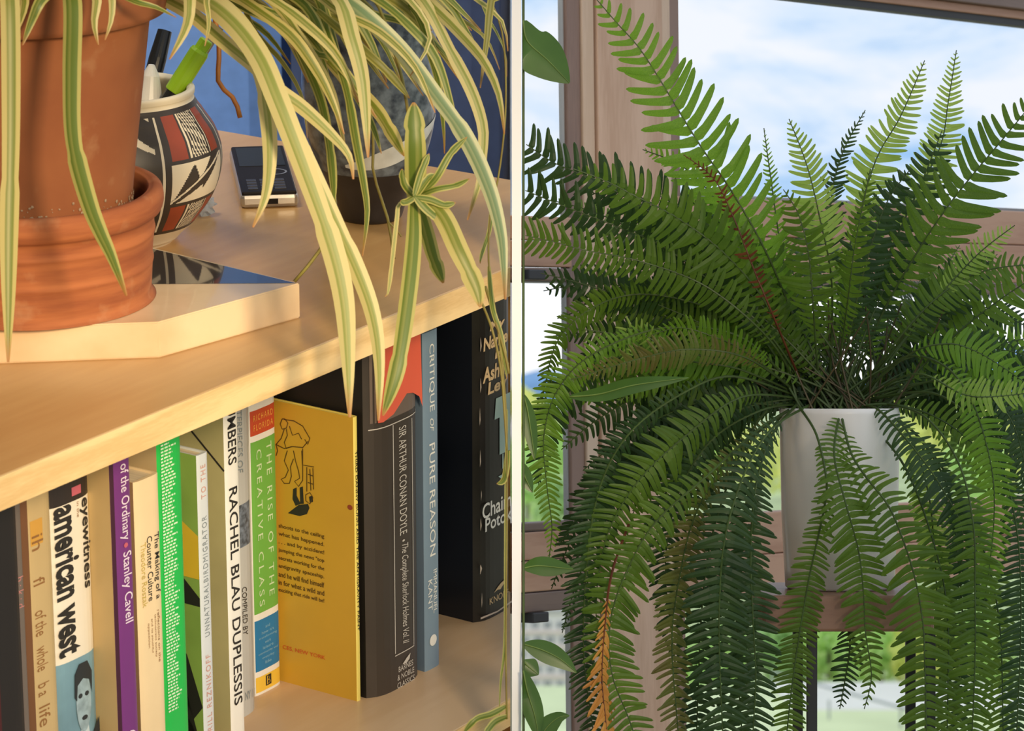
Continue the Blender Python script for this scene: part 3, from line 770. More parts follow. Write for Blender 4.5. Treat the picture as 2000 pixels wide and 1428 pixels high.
# ------------------------------------------------------------------ painted clay vase with pens
VC = on_z(252, 468, ZS); VC[2] = ZS
vase = empty('painted_clay_vase', VC)
tag(vase, 'round cream clay vase painted with black and rust geometric bands, holding pens', 'vase')
VH = 0.1040
keys = [(0.0, 0.030), (0.03, 0.034), (0.14, 0.0455), (0.30, 0.0575), (0.46, 0.0640), (0.62, 0.0650), (0.76, 0.0605), (0.88, 0.0525), (0.955, 0.0475), (0.98, 0.0465), (1.0, 0.0475)]
NV, NU = 210, 420
vp = [k[0] for k in keys]; vr = [k[1] for k in keys]
def vrad(v):
    i = max(0, min(len(keys) - 2, int(np.searchsorted(vp, v)) - 1)); g = lambda j: np.array(keys[max(0, min(len(keys) - 1, j))])
    t_ = (v - vp[i]) / (vp[i + 1] - vp[i]); return float(catmull(g(i - 1), g(i), g(i + 1), g(i + 2), t_)[1])
A0 = math.atan2(CAM[1] - VC[1], CAM[0] - VC[0])                # direction that faces the viewer
def paint(a, v):
    """0 cream, 1 black, 2 rust; a in degrees to the right of the viewer's side, v height 0..1."""
    if v < 0.135 or v > 0.955: return 0
    if v < 0.155 or v > 0.925: return 1
    p = (a - 18.0) % 58.0                       # one panel every 58 degrees
    if p < 9.0: return 0 if 3.6 < p < 5.2 else 1
    q = (p - 9.0) / 49.0
    if int((a - 18.0) // 58.0) % 2 == 1 and q > 0.35:        # every second panel: black and cream wedges
        return 0 if ((v * 5.2 + q * 1.3) % 1.0) < 0.16 + 0.5 * (1.0 - q) else 1
    def hatch(q0, q1, vv, dirn):
        u = (q - q0) / (q1 - q0)
        return 0 if ((u * 3.2 + dirn * vv * 1.4 + 0.15 * math.sin(vv * 7)) * 1.9) % 1.0 > 0.52 else 1
    if 0.635 < v < 0.655 or 0.345 < v < 0.365: return 1
    if v >= 0.655 or v <= 0.345:
        vv = (v - 0.655) / 0.27 if v > 0.5 else (0.345 - v) / 0.19
        if q < 0.02: return 1
        if q < 0.27: return 2
        if q < 0.30: return 1
        if q < 0.335: return 0
        if q < 0.36: return 1
        if q < 0.66: return hatch(0.36, 0.66, vv, 1)
        if q < 0.685: return 1
        if q < 0.705: return 0
        if q < 0.725: return 1
        if q < 0.93: return 2
        return 1
    vv = (v - 0.365) / 0.27                     # middle band: leaves along a slanting stem
    if q < 0.015: return 1
    stem = 0.02 + 1.0 * q + 0.06 * math.sin(q * 3.0)
    d = vv - stem
    if abs(d) < 0.03: return 0
    if abs(d) < 0.055: return 1
    if d > 0:
        if q < 0.45: return 1 if d < 0.50 * math.sin(min(1.0, q / 0.36) * 1.45) ** 1.6 * max(0.0, 1 - max(0, q - 0.36) * 12) else 0
        return 1 if d < 0.45 * (q - 0.45) * 2.2 and q < 0.9 else 0
    if q > 0.52: return 1 if -d < 0.5 * (0.95 - q) * 1.6 else 0
    return 1 if -d < 0.10 + 0.25 * q else 0
V, Fc, Mi = [], [], []
for j in range(NV + 1):
    v = j / NV; r_ = vrad(v)
    for i in range(NU):
        a = A0 + 2 * math.pi * i / NU
        V.append((r_ * math.cos(a), r_ * math.sin(a), v * VH))
for j in range(NV):
    for i in range(NU):
        k = (i + 1) % NU
        Fc.append((j * NU + i, j * NU + k, (j + 1) * NU + k, (j + 1) * NU + i))
        Mi.append(paint(360.0 * (i + 0.5) / NU, (j + 0.5) / NV))
clay = mat('cream_slip', (0.80, 0.70, 0.50), 0.5, vary=0.08, scale=20)
vb = mesh('vase_body', V, Fc, [clay, mat('black_slip', (0.050, 0.038, 0.026), 0.45, vary=0.2, scale=40), mat('rust_slip', (0.34, 0.060, 0.020), 0.5, vary=0.2, scale=40)], vase, smooth=True)
vb.data.polygons.foreach_set('material_index', Mi)
v_, f_ = lathe(smooth_profile([(0.0475, VH - 0.001), (0.0478, VH + 0.002), (0.0462, VH + 0.0035), (0.0435, VH + 0.0028), (0.0425, VH - 0.001), (0.050, 0.09), (0.058, 0.065), (0.04, 0.02), (0.001, 0.008)], 4), 80)
mesh('rim', v_, f_, clay, vase, smooth=True)
v_, f_ = lathe([(0.001, 0.0), (0.030, 0.0)], 40); mesh('base', v_, f_, clay, vase)

def pen(name, label, a, bpt, stations, grp='pens standing in the painted vase', cat='pen'):
    """stations: [(fraction, radius, material index, part name)] along a -> b"""
    a = np.array(a); bpt = np.array(bpt); L_ = np.linalg.norm(bpt - a)
    q = Vector(bpt - a).to_track_quat('Z', 'Y')
    root = empty(name, a, rot=q.to_euler()); tag(root, label, cat, grp)
    for part, m, pr in stations:
        v2, f2 = lathe([(r_, z_ * L_) for r_, z_ in pr], 20)
        n = 20; f2 = f2 + [tuple(range(n))[::-1], tuple(len(v2) - n + i for i in range(n))]
        mesh(part, v2, f2, m, root, smooth=False)
    return root
def bottom_in_vase(dx, dy): return (VC[0] + dx, VC[1] + dy, ZS + 0.012)
KV = 2.46
M_lime = mat('lime_plastic', (0.36, 0.62, 0.02), 0.35, vary=0.05, scale=20); M_blk = mat('black_plastic', (0.015, 0.015, 0.014), 0.3, vary=0.2, scale=20)
pen('highlighter', 'lime green capped highlighter marker leaning in the painted vase', at(188, 420, 2.45), at(404, 78, KV - 0.03),
    [('barrel', M_blk, [(0.0052, 0.0), (0.0056, 0.05), (0.0056, 0.72)]), ('cap', M_lime, [(0.0066, 0.705), (0.0068, 0.71), (0.0068, 0.93), (0.0060, 0.945)]), ('cap_tip', M_lime, [(0.0048, 0.944), (0.0048, 0.995), (0.0042, 1.0)])], cat='marker')
pen('pencil', 'slim grey pencil leaning behind the green highlighter', at(205, 405, 2.47), at(428, 52, KV + 0.0),
    [('barrel', mat('grey_lacquer', (0.36, 0.31, 0.24), 0.4, vary=0.1, scale=20), [(0.0036, 0.0), (0.0036, 1.0)])], cat='pencil')
pen('pen', 'black pen standing in the painted vase behind the terracotta pot', bottom_in_vase(-0.01, 0.02), at(322, 60, KV + 0.02),
    [('barrel', M_blk, [(0.0062, 0.0), (0.0062, 0.85), (0.005, 1.0)])])
pen('marker', 'white tapered marker pen low in the painted vase beside the terracotta pot', bottom_in_vase(0.006, 0.012), at(296, 126, KV - 0.02),
    [('barrel', mat('white_plastic', (0.82, 0.78, 0.68), 0.35, vary=0.05, scale=20), [(0.0095, 0.0), (0.0095, 0.78), (0.006, 0.93), (0.002, 1.0)])], cat='marker')

# crumpled clear wrapper
bm = bmesh.new(); bmesh.ops.create_icosphere(bm, subdivisions=3, radius=1.0)
random.seed(4)
wc = on_z(393, 420, ZS)
for v in bm.verts:
    s_ = 0.6 + 0.6 * random.random()
    v.co = Vector((v.co.x * 0.011 * s_, v.co.y * 0.009 * s_, max(0.0, 0.007 + v.co.z * 0.0075 * s_)))
M_wrap = bpy.data.materials.new('clear_wrapper'); M_wrap.use_nodes = True
bs = M_wrap.node_tree.nodes['Principled BSDF']; bs.inputs['Base Color'].default_value = (0.85, 0.88, 0.9, 1); bs.inputs['Roughness'].default_value = 0.15; bs.inputs['Transmission Weight'].default_value = 0.6
nzz = M_wrap.node_tree.nodes.new('ShaderNodeTexNoise'); nzz.inputs['Scale'].default_value = 300; bpz = M_wrap.node_tree.nodes.new('ShaderNodeBump'); bpz.inputs['Strength'].default_value = 0.6
M_wrap.node_tree.links.new(nzz.outputs[0], bpz.inputs['Height']); M_wrap.node_tree.links.new(bpz.outputs[0], bs.inputs['Normal'])
o = bm_obj('crumpled_wrapper', bm, M_wrap); o.location = (wc[0], wc[1], ZS)
tag(o, 'small crumpled clear plastic wrapper beside the painted vase', 'wrapper')

# ------------------------------------------------------------------ mobile phone
nl, nr, fl, fr = on_z(470, 408, ZS), on_z(584, 405, ZS), on_z(449, 316, ZS), on_z(556, 312, ZS)
ph_c = (nl + nr + fl + fr) / 4
yax = ((fl + fr) - (nl + nr)) / 2; ph_l = np.linalg.norm(yax); rz = math.atan2(yax[1], yax[0]) - math.pi / 2
ph_w = np.linalg.norm(nr - nl)
phone = empty('mobile_phone', (ph_c[0], ph_c[1], ZS), rz)
tag(phone, 'dark keypad mobile phone with a silver edge lying on the shelf top', 'phone')
hw, hl = ph_w / 2, ph_l / 2
M_ph = mat('phone_black', (0.016, 0.011, 0.009), 0.5, 0.15, vary=0.2, scale=20); M_sil = mat('phone_silver', (0.55, 0.50, 0.44), 0.3, metal=0.7, vary=0.1, scale=20)
box('case', -hw, hw, -hl, hl, 0.0, 0.010, M_sil, phone, 0.003)
box('face_plate', -hw + 0.0012, hw - 0.0012, -hl + 0.0015, hl - 0.0015, 0.0085, 0.0118, M_ph, phone, 0.0012)
box('screen', -hw + 0.004, hw - 0.004, 0.006, hl - 0.008, 0.0117, 0.0121, mat('phone_screen', (0.03, 0.03, 0.026), 0.4, 0.2, vary=0.2, scale=10), phone)
box('charging_port', -0.004, 0.006, -hl - 0.0003, -hl + 0.002, 0.003, 0.0068, M_ph, phone)
V, Fc = [], []
for i in range(40):
    a = 2 * math.pi * i / 40
    for r_ in (1.0, 0.82): V.append((0.008 + 0.0085 * r_ * math.cos(a), -0.012 + 0.0085 * r_ * math.sin(a), 0.01205))
for i in range(40):
    k = (i + 1) % 40; Fc.append((2 * i, 2 * k, 2 * k + 1, 2 * i + 1))
mesh('navigation_ring', V, Fc, M_sil, phone)
for i in range(4):
    for j in range(3):
        box('key', -0.0145 + j * 0.0095 if j < 2 else 0.0045, -0.0075 + j * 0.0095 if j < 2 else 0.0125, -hl + 0.008 + i * 0.0075, -hl + 0.0135 + i * 0.0075, 0.0117, 0.0122, mat('phone_key', (0.05, 0.042, 0.036), 0.35, vary=0.1, scale=30), phone, 0.0002)

# ------------------------------------------------------------------ dark stoneware vase
SV = on_z(724, 424, ZS)
stone = empty('stoneware_vase', (SV[0], SV[1], ZS))
tag(stone, 'tall speckled blue-grey stoneware vase with a black foot behind the spider plant', 'vase')
body = smooth_profile([(0.0205, 0.0), (0.0225, 0.003), (0.0265, 0.016), (0.0345, 0.034), (0.0425, 0.056), (0.0462, 0.080), (0.0468, 0.12), (0.0455, 0.17), (0.040, 0.215), (0.026, 0.245), (0.018, 0.27), (0.019, 0.30)], 5)
cut = [p for p in body if p[1] <= 0.040]; rest = [cut[-1]] + [p for p in body if p[1] > 0.040]
v_, f_ = lathe([(0.001, 0.0)] + cut, 72); mesh('foot', v_, f_, mat('black_glaze', (0.022, 0.018, 0.017), 0.35, vary=0.3, scale=60), stone, smooth=True)
v_, f_ = lathe(rest, 72)
mesh('body', v_, f_, mat('speckled_glaze', (0.15, 0.185, 0.215), 0.35, color2=(0.022, 0.032, 0.05), scale=130, detail=6, coat=0.4), stone, smooth=True)
V, Fc = [], []
a0 = math.atan2(-1, 0.15)
for i in range(61):                              # a pale wave of glaze around the foot of the body
    u = i / 60; a = a0 - 0.55 + 2.0 * u
    zc = 0.046 + 0.030 * u ** 1.5; wv = 0.0065 * math.sin(math.pi * min(1, u * 1.05)) + 0.001
    for dz in (-wv, wv):
        zz = zc + dz; r_ = float(np.interp(zz, [p[1] for p in body], [p[0] for p in body])) + 0.0004
        V.append((r_ * math.cos(a), r_ * math.sin(a), zz))
for i in range(60): Fc.append((2 * i, 2 * i + 2, 2 * i + 3, 2 * i + 1))
mesh('glaze_wave', V, Fc, mat('pale_glaze', (0.62, 0.64, 0.60), 0.25, vary=0.2, scale=60), stone, smooth=True)

# ------------------------------------------------------------------ blue sofa behind the bookcase
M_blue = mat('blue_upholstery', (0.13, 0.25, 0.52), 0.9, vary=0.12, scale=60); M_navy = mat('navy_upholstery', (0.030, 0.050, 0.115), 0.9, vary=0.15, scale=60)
sc_ = at(520, 200, 3.6)
sofa = empty('sofa', (sc_[0], sc_[1], 0.0), 0.0)
tag(sofa, 'blue upholstered sofa with a navy end behind the bookcase', 'sofa')
box('seat', -1.2, 0.02, 0.02, 0.62, 0.10, 0.42, M_blue, sofa, 0.03)
box('backrest', -1.2, 0.01, 0.5, 0.8, 0.10, 1.55, M_blue, sofa, 0.06)
box('cushion', -0.55, 0.01, 0.30, 0.52, 0.42, 1.10, M_blue, sofa, 0.05)
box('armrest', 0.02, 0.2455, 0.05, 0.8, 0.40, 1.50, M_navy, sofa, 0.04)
for x in (-1.15, 0.14):
    for y in (0.10, 0.72): box('foot', x, x + 0.05, y - 0.03, y + 0.03, 0.0, 0.11, mat('dark_wood', (0.10, 0.05, 0.03), 0.5, vary=0.2, scale=30), sofa)
ch_ = at(985, 260, 3.3)
box_o = box('wooden_chest', -0.34, 0.0, 0.0, 0.27, 0.0, 0.62, mat('brown_wood', (0.30, 0.18, 0.12), 0.6, vary=0.3, scale=8, stretch=(0.2, 1, 1)), None, 0.01)
box_o.location = (-0.004, ch_[1], 0.0)
tag(box_o, 'brown wooden chest on the floor behind the right end of the bookcase', 'chest')

# ------------------------------------------------------------------ spider plant
CR = PC + np.array([0.0, 0.0, 0.213])            # crown of the plant, above the frame
spider = empty('spider_plant', CR)
tag(spider, 'variegated spider plant with arching green and cream leaves in the terracotta pot', 'plant')
CREAM, GREEN, TIP = (0.58, 0.49, 0.16), (0.20, 0.23, 0.025), (0.46, 0.20, 0.05)
S1 = strap_mat('variegated_leaf', CREAM, GREEN, TIP, 0.20)
S2 = strap_mat('variegated_leaf_pale', (0.64, 0.55, 0.22), (0.27, 0.31, 0.06), TIP, 0.16)
S3 = strap_mat('variegated_leaf_green', (0.48, 0.44, 0.12), (0.13, 0.19, 0.022), TIP, 0.28)
S4 = strap_mat('variegated_leaf_blue', (0.60, 0.60, 0.32), (0.20, 0.30, 0.14), TIP, 0.24)
S5 = strap_mat('olive_leaf', (0.42, 0.38, 0.10), (0.20, 0.20, 0.03), (0.30, 0.14, 0.04), 0.30)
rng = random.Random(11)
def from_crown(q):
    a = rng.uniform(0, 2 * math.pi); c = CR + np.array([0.018 * math.cos(a), 0.018 * math.sin(a), -0.012])
    d = q - c; flat = float(np.hypot(d[0], d[1]))
    rise = max(0.0, d[2]) + 0.02 + 0.10 * flat
    return [c, c + d * 0.22 + np.array([0, 0, rise * 0.75 - d[2] * 0.22]), c + d * 0.62 + np.array([0, 0, rise - d[2] * 0.62])]
def strap(pts, width, m, name='leaf', taper=0.35, flat_tip=0.12, parent=spider, tilt=None):
    """pts (px, py, k) from base to tip; width in pixels of the photograph at the leaf's own distance."""
    P = [at(*p) for p in pts]
    n = max(14, 6 * len(pts)); v0 = 0.0
    if pts[0][1] < 0:                             # grows from the crown and arches over before it comes into view
        P = from_crown(P[0]) + P
        n += 14
    C_, L_ = spline(P, n)
    kk = np.mean([p[2] for p in pts]); hw_ = width * 1.02 / 2 * kk / FPX
    T = np.gradient(C_, axis=0); T /= np.linalg.norm(T, axis=1)[:, None]
    tl = rng.uniform(-0.5, 0.5) if tilt is None else tilt
    V, Fc, UVs = [], [], []
    for i in range(n):
        u = i / (n - 1)
        side = np.cross(T[i], FW); side /= np.linalg.norm(side) + 1e-9
        nrm = np.cross(side, T[i])
        sd = side * math.cos(tl) + nrm * math.sin(tl); nn = np.cross(sd, T[i])
        w_ = hw_ * (1 - (1 - taper) * abs(2 * min(1, u + 0.15) - 1.15) ** 3) if u < 0.75 else hw_ * (1 - ((u - 0.75) / 0.25) ** 2.2 * (1 - flat_tip))
        for j, c in enumerate((-1, -0.5, 0, 0.5, 1)):
            p = C_[i] + sd * w_ * c + nn * w_ * 0.30 * (abs(c) - 0.5)
            p[0] = min(p[0], -0.0012)
            V.append(p - CR); UVs.append(((c + 1) / 2, u))
    for i in range(n - 1):
        for j in range(4):
            Fc.append((i * 5 + j, i * 5 + j + 1, i * 5 + j + 6, i * 5 + j + 5))
    o = mesh(name, V, Fc, m, parent, smooth=True)
    uvl = o.data.uv_layers.new(name='UVMap')
    for lp in o.data.loops: uvl.data[lp.index].uv = UVs[lp.vertex_index]
    return o
leaves = [
 # foreground leaves falling over the shelf edge
 ([(330, -40, 2.17), (430, 20, 2.13), (500, 100, 2.11), (545, 200, 2.10), (610, 370, 2.10), (650, 487, 2.10), (671, 580, 2.10), (679, 680, 2.10), (683, 815, 2.10)], 45, S2),
 ([(380, -30, 2.17), (480, 60, 2.14), (560, 230, 2.12), (640, 400, 2.12), (703, 540, 2.12), (731, 627, 2.12), (741, 715, 2.12), (739, 822, 2.12)], 34, S2),
 ([(300, -20, 2.19), (371, 25, 2.16), (430, 75, 2.14), (500, 133, 2.13), (542, 175, 2.13), (591, 210, 2.13), (647, 262, 2.13), (682, 305, 2.13), (690, 350, 2.13)], 30, S2),
 ([(330, -60, 2.18), (396, 0, 2.15), (448, 35, 2.13), (483, 87, 2.12), (510, 150, 2.12), (524, 240, 2.12), (527, 317, 2.12), (518, 385, 2.12), (494, 444, 2.12)], 32, S2),
 ([(600, -60, 2.20), (664, 0, 2.16), (687, 70, 2.15), (706, 140, 2.15), (714, 210, 2.15), (719, 308, 2.15)], 34, S2),
 ([(560, -60, 2.22), (620, -30, 2.20), (696, 17, 2.18), (780, 94, 2.18), (850, 185, 2.18), (910, 270, 2.18), (955, 368, 2.18), (978, 455, 2.18), (984, 520, 2.18), (987, 585, 2.18)], 34, S4),
 ([(760, -50, 2.24), (826, 0, 2.22), (878, 95, 2.22), (920, 175, 2.22), (943, 245, 2.22), (943, 300, 2.22), (938, 350, 2.22), (913, 430, 2.22)], 26, S2),
 ([(780, -40, 2.24), (850, 17, 2.22), (903, 70, 2.21), (946, 122, 2.20), (974, 185, 2.20), (985, 262, 2.20)], 26, S2),
 ([(820, -20, 2.28), (871, 21, 2.27), (924, 52, 2.26), (955, 84, 2.26), (976, 136, 2.26)], 13, S5),
 ([(975, -40, 2.22), (959, 0, 2.22), (952, 70, 2.22), (938, 172, 2.22)], 20, S5),
 ([(720, -40, 2.27), (777, 0, 2.26), (815, 28, 2.25), (840, 105, 2.25), (856, 165, 2.25), (866, 250, 2.25), (868, 300, 2.25)], 18, S3),
 ([(620, 20, 2.22), (714, 101, 2.20), (763, 147, 2.20), (800, 192, 2.20)], 18, S5),
 ([(640, 120, 2.24), (728, 207, 2.22), (759, 252, 2.22), (790, 305, 2.22)], 30, S1),
 ([(600, -30, 2.24), (640, 70, 2.22), (675, 168, 2.21), (696, 280, 2.20), (712, 368, 2.20), (717, 420, 2.20), (708, 500, 2.20)], 19, S3),
 ([(560, 50, 2.26), (619, 175, 2.24), (640, 262, 2.23), (650, 350, 2.23), (652, 405, 2.23)], 21, S3),
 ([(400, -50, 2.22), (500, 17, 2.18), (570, 70, 2.17), (620, 140, 2.17), (650, 200, 2.17), (672, 262, 2.17)], 24, S1),
 ([(500, -50, 2.24), (595, 10, 2.22), (640, 95, 2.21), (690, 160, 2.21), (735, 230, 2.21)], 22, S3),
 ([(470, -40, 2.22), (540, 10, 2.20), (600, 95, 2.19), (648, 180, 2.19), (676, 300, 2.19)], 20, S1),
 ([(440, -40, 2.26), (500, 63, 2.25), (552, 122, 2.24), (590, 190, 2.24), (600, 270, 2.24)], 10, S5),
 ([(580, -40, 2.20), (660, 20, 2.18), (740, 60, 2.17), (810, 130, 2.17), (850, 220, 2.17)], 20, S1),
 ([(650, -50, 2.22), (740, 0, 2.20), (800, 50, 2.19), (850, 110, 2.19), (880, 200, 2.19), (900, 290, 2.19)], 20, S3),
 ([(700, -60, 2.20), (790, -10, 2.18), (840, 70, 2.18), (800, 150, 2.18)], 14, S2),
 ([(860, -60, 2.26), (920, -10, 2.25), (980, 40, 2.25), (992, 100, 2.25)], 14, S2),
 ([(900, -40, 2.28), (950, 30, 2.28), (985, 95, 2.28), (990, 150, 2.28)], 8, S3),
 ([(440, -60, 2.20), (520, -10, 2.17), (590, 40, 2.16), (660, 110, 2.16), (700, 200, 2.16)], 24, S1),
 ([(540, 0, 2.25), (610, 98, 2.24), (650, 120, 2.24), (720, 230, 2.24), (745, 300, 2.24)], 14, S3),
 # left side, in front of the pot
 ([(10, -60, 2.06), (20, 0, 2.04), (22, 245, 2.04), (18, 455, 2.04), (17, 600, 2.04), (16, 708, 2.04)], 38, S1),
 ([(120, -60, 2.08), (140, 0, 2.06), (139, 140, 2.06), (140, 245, 2.06), (150, 315, 2.06), (175, 403, 2.06), (196, 455, 2.06), (217, 500, 2.06), (247, 578, 2.06)], 40, S3),
 ([(120, -50, 2.10), (80, 0, 2.08), (62, 40, 2.08), (44, 88, 2.08)], 24, S3),
 ([(180, -50, 2.08), (189, 0, 2.08), (184, 45, 2.08), (192, 88, 2.08)], 22, S2),
 ([(210, -50, 2.08), (219, 0, 2.08), (217, 40, 2.08), (205, 78, 2.08)], 18, S2),
 ([(200, -40, 2.12), (259, 0, 2.10), (305, 14, 2.10), (344, 34, 2.10)], 14, S3),
 ([(360, -60, 2.12), (370, 0, 2.10), (364, 52, 2.10), (331, 116, 2.10)], 26, S2),
 ([(390, -40, 2.12), (404, 10, 2.10), (408, 50, 2.10), (400, 90, 2.10)], 14, S1),
 ([(40, -60, 2.10), (48, 0, 2.08), (40, 40, 2.08), (30, 70, 2.08)], 24, S1),
]
for pts, w_, m_ in leaves:
    strap(pts, w_, m_)
# fill behind, at the top of the picture
for i in range(40):
    x = rng.uniform(420, 880); k = rng.uniform(2.24, 2.34); dx = rng.uniform(60, 190); dy = rng.uniform(60, 190)
    strap([(x - 110, -60, k), (x, rng.uniform(-25, 20), k), (x + dx * 0.6, dy * 0.45, k), (x + dx, dy, k)] if x + dx < 960 else [(x - 60, -50, k), (x, 0, k), (min(x + 60, 970), 60, k)], rng.uniform(12, 24), rng.choice([S1, S3, S3, S5]))
# plantlet hanging from a runner
pc_ = (810, 385)
for pts, w_, m_ in (
 ([(810, 395, 2.16), (812, 350, 2.15), (811, 280, 2.14), (808, 200, 2.14)], 42, S3),
 ([(812, 385, 2.16), (850, 350, 2.15), (880, 300, 2.15), (912, 268, 2.15)], 15, S3),
 ([(812, 385, 2.16), (850, 370, 2.15), (890, 362, 2.15), (917, 349, 2.15)], 14, S3),
 ([(808, 390, 2.16), (808, 470, 2.15), (798, 575, 2.14), (777, 715, 2.13), (748, 812, 2.13)], 33, S3),
 ([(815, 380, 2.16), (862, 418, 2.15), (896, 487, 2.14), (930, 560, 2.14), (938, 600, 2.14)], 40, S1),
 ([(812, 385, 2.18), (832, 452, 2.18), (847, 505, 2.18), (866, 553, 2.18)], 30, S3),
 ([(808, 385, 2.16), (780, 400, 2.16), (775, 430, 2.16), (760, 560, 2.16), (752, 580, 2.16)], 9, S2),
 ([(810, 385, 2.15), (790, 360, 2.15), (785, 330, 2.15)], 16, S3), ([(810, 385, 2.15), (835, 350, 2.15), (850, 340, 2.15)], 16, S3),
 ([(810, 385, 2.15), (840, 390, 2.15), (868, 400, 2.15), (890, 396, 2.15)], 15, S3), ([(810, 385, 2.15), (792, 395, 2.15), (782, 392, 2.15)], 14, S3),
 ([(812, 385, 2.15), (835, 410, 2.15), (860, 430, 2.15)], 18, S3), ([(810, 380, 2.14), (822, 340, 2.14), (838, 300, 2.14)], 14, S3)):
    strap(pts, w_, m_, 'plantlet_leaf')
def stem(pts, wpx, m, name='runner', parent=spider, org=CR, lim=-0.0012, n=20):
    Q = [at(*p) for p in pts]
    if pts[0][1] < 0 and parent is spider:
        Q = from_crown(Q[0]) + Q; n += 16
    P, L_ = spline(Q, n); P[:, 0] = np.minimum(P[:, 0], lim)
    r_ = wpx / 2 * pts[0][2] / FPX
    v2, f2 = tube(P, r_, 6)
    return mesh(name, np.array(v2) - org, f2, m, parent, smooth=True)
M_run = leaf_mat('runner_stem', (0.30, 0.26, 0.06), (0.22, 0.16, 0.04), 0.2); M_dry = leaf_mat('dry_brown', (0.46, 0.19, 0.04), (0.28, 0.10, 0.02), 0.2)
stem([(392, -40, 2.22), (420, 40, 2.22), (428, 98, 2.22), (426, 158, 2.22), (440, 178, 2.22), (459, 196, 2.22), (469, 230, 2.22)], 10, M_dry, 'dry_root')
stem([(640, -50, 2.30), (700, 100, 2.30), (728, 250, 2.30), (728, 329, 2.29), (742, 380, 2.28), (759, 434, 2.27), (770, 506, 2.27)], 6, M_run)
stem([(759, 434, 2.27), (775, 450, 2.27), (784, 462, 2.27)], 4, M_run)
stem([(500, -60, 2.28), (600, 60, 2.3), (640, 300, 2.3), (655, 420, 2.28), (623, 491, 2.28), (575, 550, 2.28)], 7, M_run)
stem([(700, -40, 2.24), (770, 100, 2.22), (800, 240, 2.20), (810, 385, 2.165)], 7, M_run)
stem([(934, 575, 2.2), (960, 640, 2.19), (978, 720, 2.19), (985, 800, 2.19), (990, 880, 2.19)], 5, M_run)
stem([(948, 560, 2.21), (966, 620, 2.2), (986, 690, 2.2), (994, 730, 2.2)], 6, M_run)
stem([(860, -50, 2.27), (940, -20, 2.27), (980, 60, 2.27), (988, 200, 2.27), (976, 330, 2.26), (958, 420, 2.25), (955, 520, 2.22), (972, 640, 2.2), (988, 800, 2.2), (990, 1000, 2.2), (988, 1250, 2.2), (990, 1405, 2.2)], 4, M_run, n=60)
strap([(960, 400, 2.26), (956, 450, 2.25), (940, 500, 2.24), (938, 515, 2.24)], 9, S3)
strap([(955, 520, 2.22), (962, 600, 2.2), (980, 660, 2.2), (990, 740, 2.2)], 10, S3)
strap([(992, 880, 2.2), (985, 935, 2.2), (970, 945, 2.2)], 14, S3)
strap([(990, 800, 2.2), (988, 1000, 2.2), (986, 1250, 2.2), (978, 1330, 2.2), (975, 1400, 2.2)], 6, S3)
strap([(988, 1380, 2.2), (960, 1395, 2.19), (930, 1405, 2.18), (905, 1432, 2.18)], 14, S3)
strap([(990, 1400, 2.2), (965, 1412, 2.19), (945, 1440, 2.18)], 16, S3)
#RIGHT#
# ================================================================== the window bay with the fern
# The bay has a level of its own: it is turned against the bookcase corner by the camera's pitch.
ROLL = 0.0115
BU = UP - RX * ROLL; BU /= np.linalg.norm(BU)                   # up in the bay
PW = R(49.0)                                                     # the window wall recedes to the right
w1 = (RX + UP * ROLL) * math.cos(PW) + FW * math.sin(PW); w1 -= BU * (w1 @ BU); w1 /= np.linalg.norm(w1)
wn_ = np.cross(w1, BU); wn_ = wn_ if wn_ @ FW > 0 else -wn_      # away from the room
WM = Matrix(((w1[0], wn_[0], BU[0]), (w1[1], wn_[1], BU[1]), (w1[2], wn_[2], BU[2])))
WO = at(1220, 715, 2.86)
def wall_uv(px, py, off=0.0):
    """(u, v) on the window wall's plane, off metres towards the outside."""
    r = ray(px, py); k = ((WO - CAM) @ wn_ + off) / (r @ wn_); q = CAM + k * r - WO
    return float(q @ w1), float(q @ BU)
def bay_empty(name):
    o = bpy.data.objects.new(name, None); o.empty_display_size = 0.02
    o.matrix_world = Matrix.Translation(Vector(WO)) @ WM.to_4x4(); col.objects.link(o)
    return o
def U_(px, off=0.0): return wall_uv(px, 715, off)[0]
def V_(py, px=1220, off=0.0): return wall_uv(px, py, off)[1]
M_fir = wood_mat('fir_board', (0.66, 0.44, 0.31), (0.54, 0.335, 0.22), 2, 9.0, 0.55, 0.05, 9.0)
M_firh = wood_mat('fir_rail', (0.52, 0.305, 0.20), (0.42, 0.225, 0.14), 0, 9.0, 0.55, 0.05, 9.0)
M_firp = wood_mat('fir_strip', (0.70, 0.51, 0.37), (0.60, 0.42, 0.29), 2, 9.0, 0.55, 0.05, 5.0)
M_sash = wood_mat('brown_sash', (0.27, 0.165, 0.125), (0.20, 0.12, 0.09), 2, 12.0, 0.5, 0.05, 5.0)
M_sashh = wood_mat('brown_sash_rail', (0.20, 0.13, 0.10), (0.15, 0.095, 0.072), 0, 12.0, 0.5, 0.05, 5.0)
M_gasket = mat('black_gasket', (0.02, 0.02, 0.022), 0.5, vary=0.2, scale=30); M_alu = mat('grey_bead', (0.46, 0.46, 0.46), 0.4, vary=0.05, scale=20)
M_glass = glass_mat()
VT, VB = 0.42, -0.42
def wbox(name, u0, u1, v0, v1, n0, n1, m, parent, bevel=0.001):
    return box(name, u0, u1, n0, n1, v0, v1, m, parent, bevel)
UL, UR = -0.14, 0.70
# wide post between the two windows
post = struct(bay_empty('trim_1'))
post['label'] = 'pale fir post of several boards between the two windows'
wbox('board', U_(1137), U_(1160), VB, VT, -0.004, 0.006, M_firp, post)
wbox('board', U_(1163), U_(1290), VB, VT, -0.006, 0.006, M_fir, post)
wbox('board', U_(1292), U_(1309), VB, VT, -0.004, 0.006, M_firp, post)
wbox('backing', U_(1137), U_(1309), VB, VT, 0.001, 0.007, M_gasket, post, 0.0)
